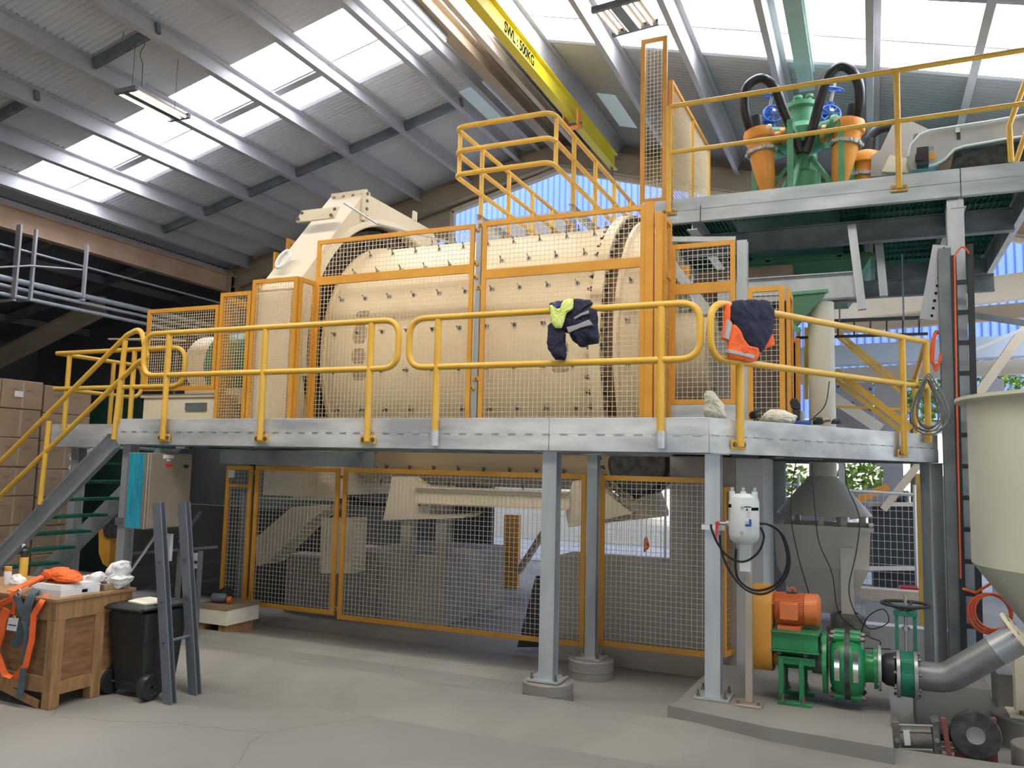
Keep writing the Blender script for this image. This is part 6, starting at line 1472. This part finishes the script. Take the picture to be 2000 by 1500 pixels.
tag(MB().box(xB + .012, xB + .015, a.y, b_.y, b_.z, a.z).build('shipping_label', 'paper', None), 'white barcode label on the upper left carton', 'label')
tag(MB().cyl(AY(140, 905, 8.6), AY(200, 878, 8.9), .14, n=30).bar(AY(170, 892, 8.75), V((AY(170, 892, 8.75).x, 8.75, 2.02)), .03, .03, V((0, 1, 0))).build('grey_duct', 'pipe_grey', None), 'dark grey pipe end under the stair landing', 'pipe')
blob([(134, 915), (140, 907), (152, 905), (158, 912), (150, 922), (142, 924)], .1, 'bag_white', 'white_rag', 'white rag tucked under the stair landing', 'rag', 8.3, 51)
tag(MB().box(-12.55, -11.25, 10.2, 11.2, FZ, 2.75).build('green_cabinet', 'green_dark', None, smooth=False), 'dark green cabinet in shadow right of the carton stack', 'cabinet')
# ---- hanging pipe gantry, left ---------------------------------------------
pg = thing('pipe_gantry', (-14.6, 8, 4.2), 'row of grey pipes hung on steel hangers in the dark bay at left', 'pipes')
xg_ = -14.4
for (v, r) in ((541, .055), (556, .035), (573, .04)):
    p = AX(0, v, xg_); MB().cyl((xg_, 5.5, p.z), (xg_, 15.9, p.z), r, n=16).build('pipe', 'galv_post', pg)
p = AX(0, 477, xg_); MB().cyl((xg_, 5.5, p.z), (xg_, 15.9, p.z), .022, n=12).build('pipe', 'galv_post', pg)
for (u, w) in ((22, .16), (55, .1), (158, .1)):
    p = AX(u, 580, xg_); MB().bar((xg_ + .06, p.y, p.z - .02), (xg_ + .06, p.y, 6.0), w * .8, .04, V((0, 1, 0))).build('hanger', 'purlin', pg)
    MB().box(xg_ - .3, xg_ + .1, p.y - .03, p.y + .03, p.z - .08, p.z - .04).build('cross_arm', 'purlin', pg)
m = MB().tube(fillet([AX(-20, 523, xg_ + .1), AX(60, 519, xg_ + .1), AX(160, 527, xg_ + .1)], .5, 6), .018, 8); m.build('sagging_cable', 'purlin', pg)
# =====================================================================  RIGHT BACKGROUND (through the open far side)
def bbar(u0, v0, u1, v1, y, w, h, mat, name, label, cat='beam', up=V((0, 0, 1)), y1=None):
    return tag(MB().bar(AY(u0, v0, y), AY(u1, v1, y if y1 is None else y1), w, h, up).build(name, mat, None, smooth=False), label, cat)
bbar(1600, 610, 2080, 548, 15.4, .2, .42, 'tan_light', 'roof_beam', 'pale tan steel beam crossing the open bay behind the black cable ladder')
bbar(1600, 640, 2080, 600, 16.6, .2, .26, 'tan', 'roof_beam', 'lower tan beam beyond the open bay, between strips of blue cladding')
bbar(1560, 700, 2080, 672, 13.6, .30, .30, 'pale_blue', 'large_pipe', 'large pale blue pipe crossing the background behind the cable ladder', 'pipe')
bbar(1560, 738, 2080, 712, 14.2, .2, .22, 'tan_light', 'cross_beam', 'pale beam just below the large pale blue pipe')
bbar(1890, 798, 2060, 560, 13.0, .12, .24, 'tan_light', 'diagonal_strut', 'pale diagonal strut right of the cable ladder', up=V((0, 1, 0)))
bbar(1890, 690, 2060, 615, 12.4, .03, .04, 'white', 'diagonal_rod', 'thin white diagonal rod right of the cable ladder', 'rod')
bbar(1895, 615, 2060, 640, 11.9, .06, .07, 'galv_dark', 'cross_pipe', 'dark pipe crossing right of the cable ladder under the upper platform', 'pipe')
hl = thing('cable_ladder', AY(1700, 640, 11), 'black horizontal cable ladder running behind the green chute', 'ladder')
MB().bar(AY(1555, 660, 10.95), AY(1812, 652, 10.95), .05, .03).build('side_rail', 'black_ladder', hl); MB().bar(AY(1600, 628, 11.05), AY(1812, 620, 11.05), .05, .04).build('side_rail', 'black_ladder', hl)
for i in range(7): f_ = i / 6; MB().bar(AY(1605 + 190 * f_, 630 - 5 * f_, 11), AY(1605 + 190 * f_, 660 - 5 * f_, 11), .02, .02).build('rung', 'black_ladder', hl)
for u in (1640, 1765): p = AY(u, 628, 11.0); MB().bar(p, V((p.x, 11.0, 4.5)), .02, .02, V((0, 1, 0))).build('hanger', 'galv_dark', hl)
# large grey wall panels
a = AY(1632, 748, 13.2); b_ = AY(1762, 900, 13.2)
gpn = thing('steel_screen', (a.x + .7, 13.2, 1.6), 'grey riveted sheet screens behind the cream duct', 'screen')
MB().box(a.x, AY(1707, 800, 13.2).x - .01, 13.2, 13.26, 2.0, a.z).build('sheet', 'grey_panel', gpn, smooth=False); MB().box(a.x + .02, a.x + .1, 13.27, 13.35, FZ, 2.3).build('leg', 'galv_post', gpn); MB().box(AY(1707, 800, 13.2).x + .01, b_.x, 13.2, 13.26, 1.9, a.z).build('sheet', 'grey_panel', gpn, smooth=False)
m = MB()
for u, v in ((1637, 755), (1666, 753), (1665, 787), (1693, 787), (1700, 760), (1700, 775), (1700, 800), (1700, 815)): m.cyl(AY(u, v, 13.2), AY(u, v, 13.18), .018, n=8)
m.build('rivets', 'iron', gpn)
MB().bar(AY(1625, 775, 12.9), AY(1720, 838, 12.9), .05, .16).build('brace', 'funnel_cream', gpn, smooth=False)
# yellow stair beyond
ys_ = thing('stairs', AY(1700, 740, 11.6), 'yellow railed staircase descending to the right behind the deck end', 'stairs')
for (p, q2, w) in (((1632, 645), (1760, 752), .05), ((1632, 655), (1758, 765), .04), ((1632, 725), (1780, 838), .09), ((1632, 742), (1770, 850), .05), ((1600, 793), (1790, 800), .03)):
    MB().bar(AY(*p, 11.6), AY(*q2, 11.6), w, w).build('rail', 'yellow', ys_, smooth=False)
for u, v0, v1 in ((1575, 640, 780), (1560, 640, 790), (1862, 780, 900), (1872, 800, 930)): MB().bar(AY(u, v0, 11.5), AY(u, v1, 11.5), .05, .05).build('post', 'yellow', ys_, smooth=False)
m = MB()
for i in range(9):
    f_ = i / 8; p = AY(1855 + 30 * f_, 770 + 90 * f_, 11.0); m.bar(p, p + V((.25, .1, 0)), .04, .02)
m.build('tread', 'yellow', ys_)
# columns
for (u, v0, v1, y, w, mt, lab) in ((1740, 720, 1010, 15.2, .3, 'grey_panel', 'wide grey column behind the oblique deck end'),
                               (1798, 925, 1205, 10.2, .09, 'yellow', 'bright golden post under the far end of the deck'),
                               (1867, 930, 1140, 10.6, .08, 'yellow', 'golden post just right of the dark column, in sunlight'),
                               (1944, 740, 800, 16, .25, 'grey_panel', 'grey post between the tree gaps above the cream tank'),
                               (1835, 930, 1260, 11.5, .12, 'stainless_grey', 'pale post between the deck end column and the ladder')):
    p = AY(u, v0, y); q2 = AY(u, v1, y); tag(MB().box(p.x - w / 2, p.x + w / 2, y, y + w, FZ, p.z).build('background_post', mt, None, smooth=False), lab, 'post')
bbar(1725, 995, 1815, 880, 13.5, .1, .22, 'tan_light', 'diagonal_strut', 'pale diagonal strut above the silver site fence', up=V((0, 1, 0)))
bbar(1655, 975 + 12, 1735, 940 + 10, 13.4, .1, .20, 'orange', 'diagonal_strut', 'short orange diagonal strut left of the silver site fence', up=V((0, 1, 0)))
bbar(1470, 1010, 1760, 975, 16.5, .2, .5, 'grey_panel', 'background_beam', 'grey rail behind the conical hood')
# silver site fence
def site_fence(u0, u1, vt_, vb, y, label):
    p = AY(u0, vt_, y); q2 = AY(u1, vt_ + 8, y); r2 = AY(u0, vb, y); t = thing('site_fence', (p.x, y, r2.z), label, 'fence')
    m = MB(); m.tube([p, q2], .02, 8); m.tube([V((p.x, y, p.z)), V((p.x, y, FZ))], .02, 8); m.tube([V((q2.x, y, p.z + .1)), V((q2.x, y, FZ))], .02, 8); m.build('tube_frame', 'tank_white', t)
    m = MB(); n = int((q2.x - p.x) / .07)
    for i in range(1, n): x = p.x + (q2.x - p.x) * i / n; m.box(x - .003, x + .003, y - .003, y + .003, FZ + .15, p.z)
    z = FZ + .2
    while z < p.z: m.box(p.x, q2.x, y - .003, y + .003, z - .003, z + .003); z += .1
    m.build('wire_mesh', 'tank_white', t, smooth=False)
site_fence(1655, 1786, 958, 1235, 12.0, 'silver tube and wire site fence beyond the feed hopper')
site_fence(1500, 1560, 940, 1200, 12.3, 'silver site fence section seen left of the conical hood')
site_fence(1160, 1300, 905, 1110, 12.6, 'silver wire fence seen through the lower mesh under the mill')
mc = thing('metal_crate', AY(1735, 1040, 13.6), 'dark wire mesh storage crate behind the silver site fence', 'crate')
a = AY(1700, 985, 13.6); b_ = AY(1790, 1112, 13.6); MB().box(a.x, b_.x, 13.65, 14.6, FZ, a.z).build('panel', 'black_ladder', mc, smooth=False)
for v in (985, 1110): p, q2 = AY(1695, v, 13.58), AY(1792, v, 13.58); MB().bar(p, q2, .06, .06).build('rail', 'funnel_cream', mc)
blob([(1735, 985), (1745, 975), (1758, 965), (1768, 960), (1776, 968), (1775, 985)], .4, 'black_plastic', 'black_sacks', 'stepped pile of black items on top of the mesh crate', 'sacks', 14.0, 61)
tag(MB().box(AY(1680, 1165, 11.2).x, AY(1805, 1165, 11.2).x, 11.2, 11.4, AY(1700, 1172, 11.2).z, AY(1700, 1150, 11.2).z).build('timber_bearer', 'tan_light', None, smooth=False), 'pale orange bearer on the ground behind the gate valve hand wheel', 'bearer')
tag(MB().box(AY(1690, 1165, 11.2).x, AY(1795, 1165, 11.2).x, 11.22, 11.38, FZ, AY(1700, 1172, 11.2).z - .002).build('bearer_block', 'concrete_light', None, smooth=False), 'pale concrete upstand below the pale orange bearer', 'block')
tag(MB().box(AY(1757, 1150, 11.6).x, AY(1797, 1150, 11.6).x, 11.6, 11.9, FZ, AY(1760, 1147, 11.6).z).build('red_tub', 'red', None, bevel=.02), 'faded red tub resting behind the golden post', 'tub')
tag(MB().box(1.8, 2.6, 10.6, 11.2, FZ, .55).build('yellow_skip', 'orange', None, smooth=False), 'orange-yellow bin behind the orange cable coil', 'bin')
# red flags tied under the mill
for (pts, lab) in (([(1257, 978), (1266, 974), (1268, 990), (1272, 1002), (1262, 1016), (1260, 1000)], 'upper red warning flag tied to the fence beyond the mill'), ([(1258, 1052), (1263, 1046), (1270, 1068), (1262, 1076), (1257, 1080)], 'lower red warning flag tied to the fence beyond the mill')):
    blob(pts, .03, 'hiviz_orange', 'warning_flag', lab, 'flag', 12.58, 71, .004)
for (u0, u1, v0, v1, y, mt, lab) in ((985, 1010, 1005, 1150, 12.4, 'guard_yellow', 'yellow post seen through the mesh beneath the mill'), ):
    p, q2 = AY(u0, v0, y), AY(u1, v1, y); tag(MB().box(p.x, q2.x, y, y + .1, FZ, p.z).build('guard_post', mt, None, smooth=False), lab, 'post')
bbar(1012, 1118, 1062, 1040, 11.8, .08, .12, 'tan', 'diagonal_strut', 'brown diagonal strut seen through the fence beneath the mill', up=V((0, 1, 0)))
# outside yard and greenery
struct('ground_outside', MB().box(-14, 24, 16.3, 30, FZ + .005, FZ + .02), 'asphalt', smooth=False)
def bush(u, v, y, r, label):
    c = AY(u, v, y); rnd = random.Random(int(u)); m = MB()
    for i in range(520):
        a = rnd.uniform(0, 6.28); b2 = rnd.uniform(-1, 1); rr = r * (.45 + .55 * rnd.random()); d = V((math.cos(a) * math.sqrt(1 - b2 * b2), math.sin(a) * math.sqrt(1 - b2 * b2), b2 * .8))
        p = c + d * rr; x = V((rnd.uniform(-1, 1), rnd.uniform(-1, 1), rnd.uniform(-1, 1))).normalized() * .09; yv2 = x.cross(V((rnd.uniform(-1, 1), rnd.uniform(-1, 1), 1))).normalized() * .05
        m.add([p - x, p + yv2, p + x, p - yv2], [(0, 1, 2, 3)])
    t = thing('leafy_tree', (c.x, c.y, FZ), label, 'tree'); m.build('foliage', 'leaf', t, smooth=False); MB().cyl((c.x, c.y, FZ), (c.x, c.y, c.z), .08, .04, n=10).build('trunk', 'brown_dark', t)
for (u, v, y, r, lab) in ((1525, 965, 18, .9, 'sunlit green foliage seen left of the conical hood'), (1700, 945, 18.5, .8, 'sunlit foliage between the grey columns behind the hood'), (1780, 770, 19, .9, 'pale foliage glimpsed beside the grey cable coil'), (1925, 760, 19, 1.0, 'bright green foliage above the cream tank rim')):
    bush(u, v, y, r, lab)

# added dark sheet for the shade behind the mill, below deck level
struct('wall_shade_backing', MB().box(-16, AY(958, 1000, 11.95).x, 11.95, 12.1, FZ, 2.02), 'shade_backing', smooth=False)
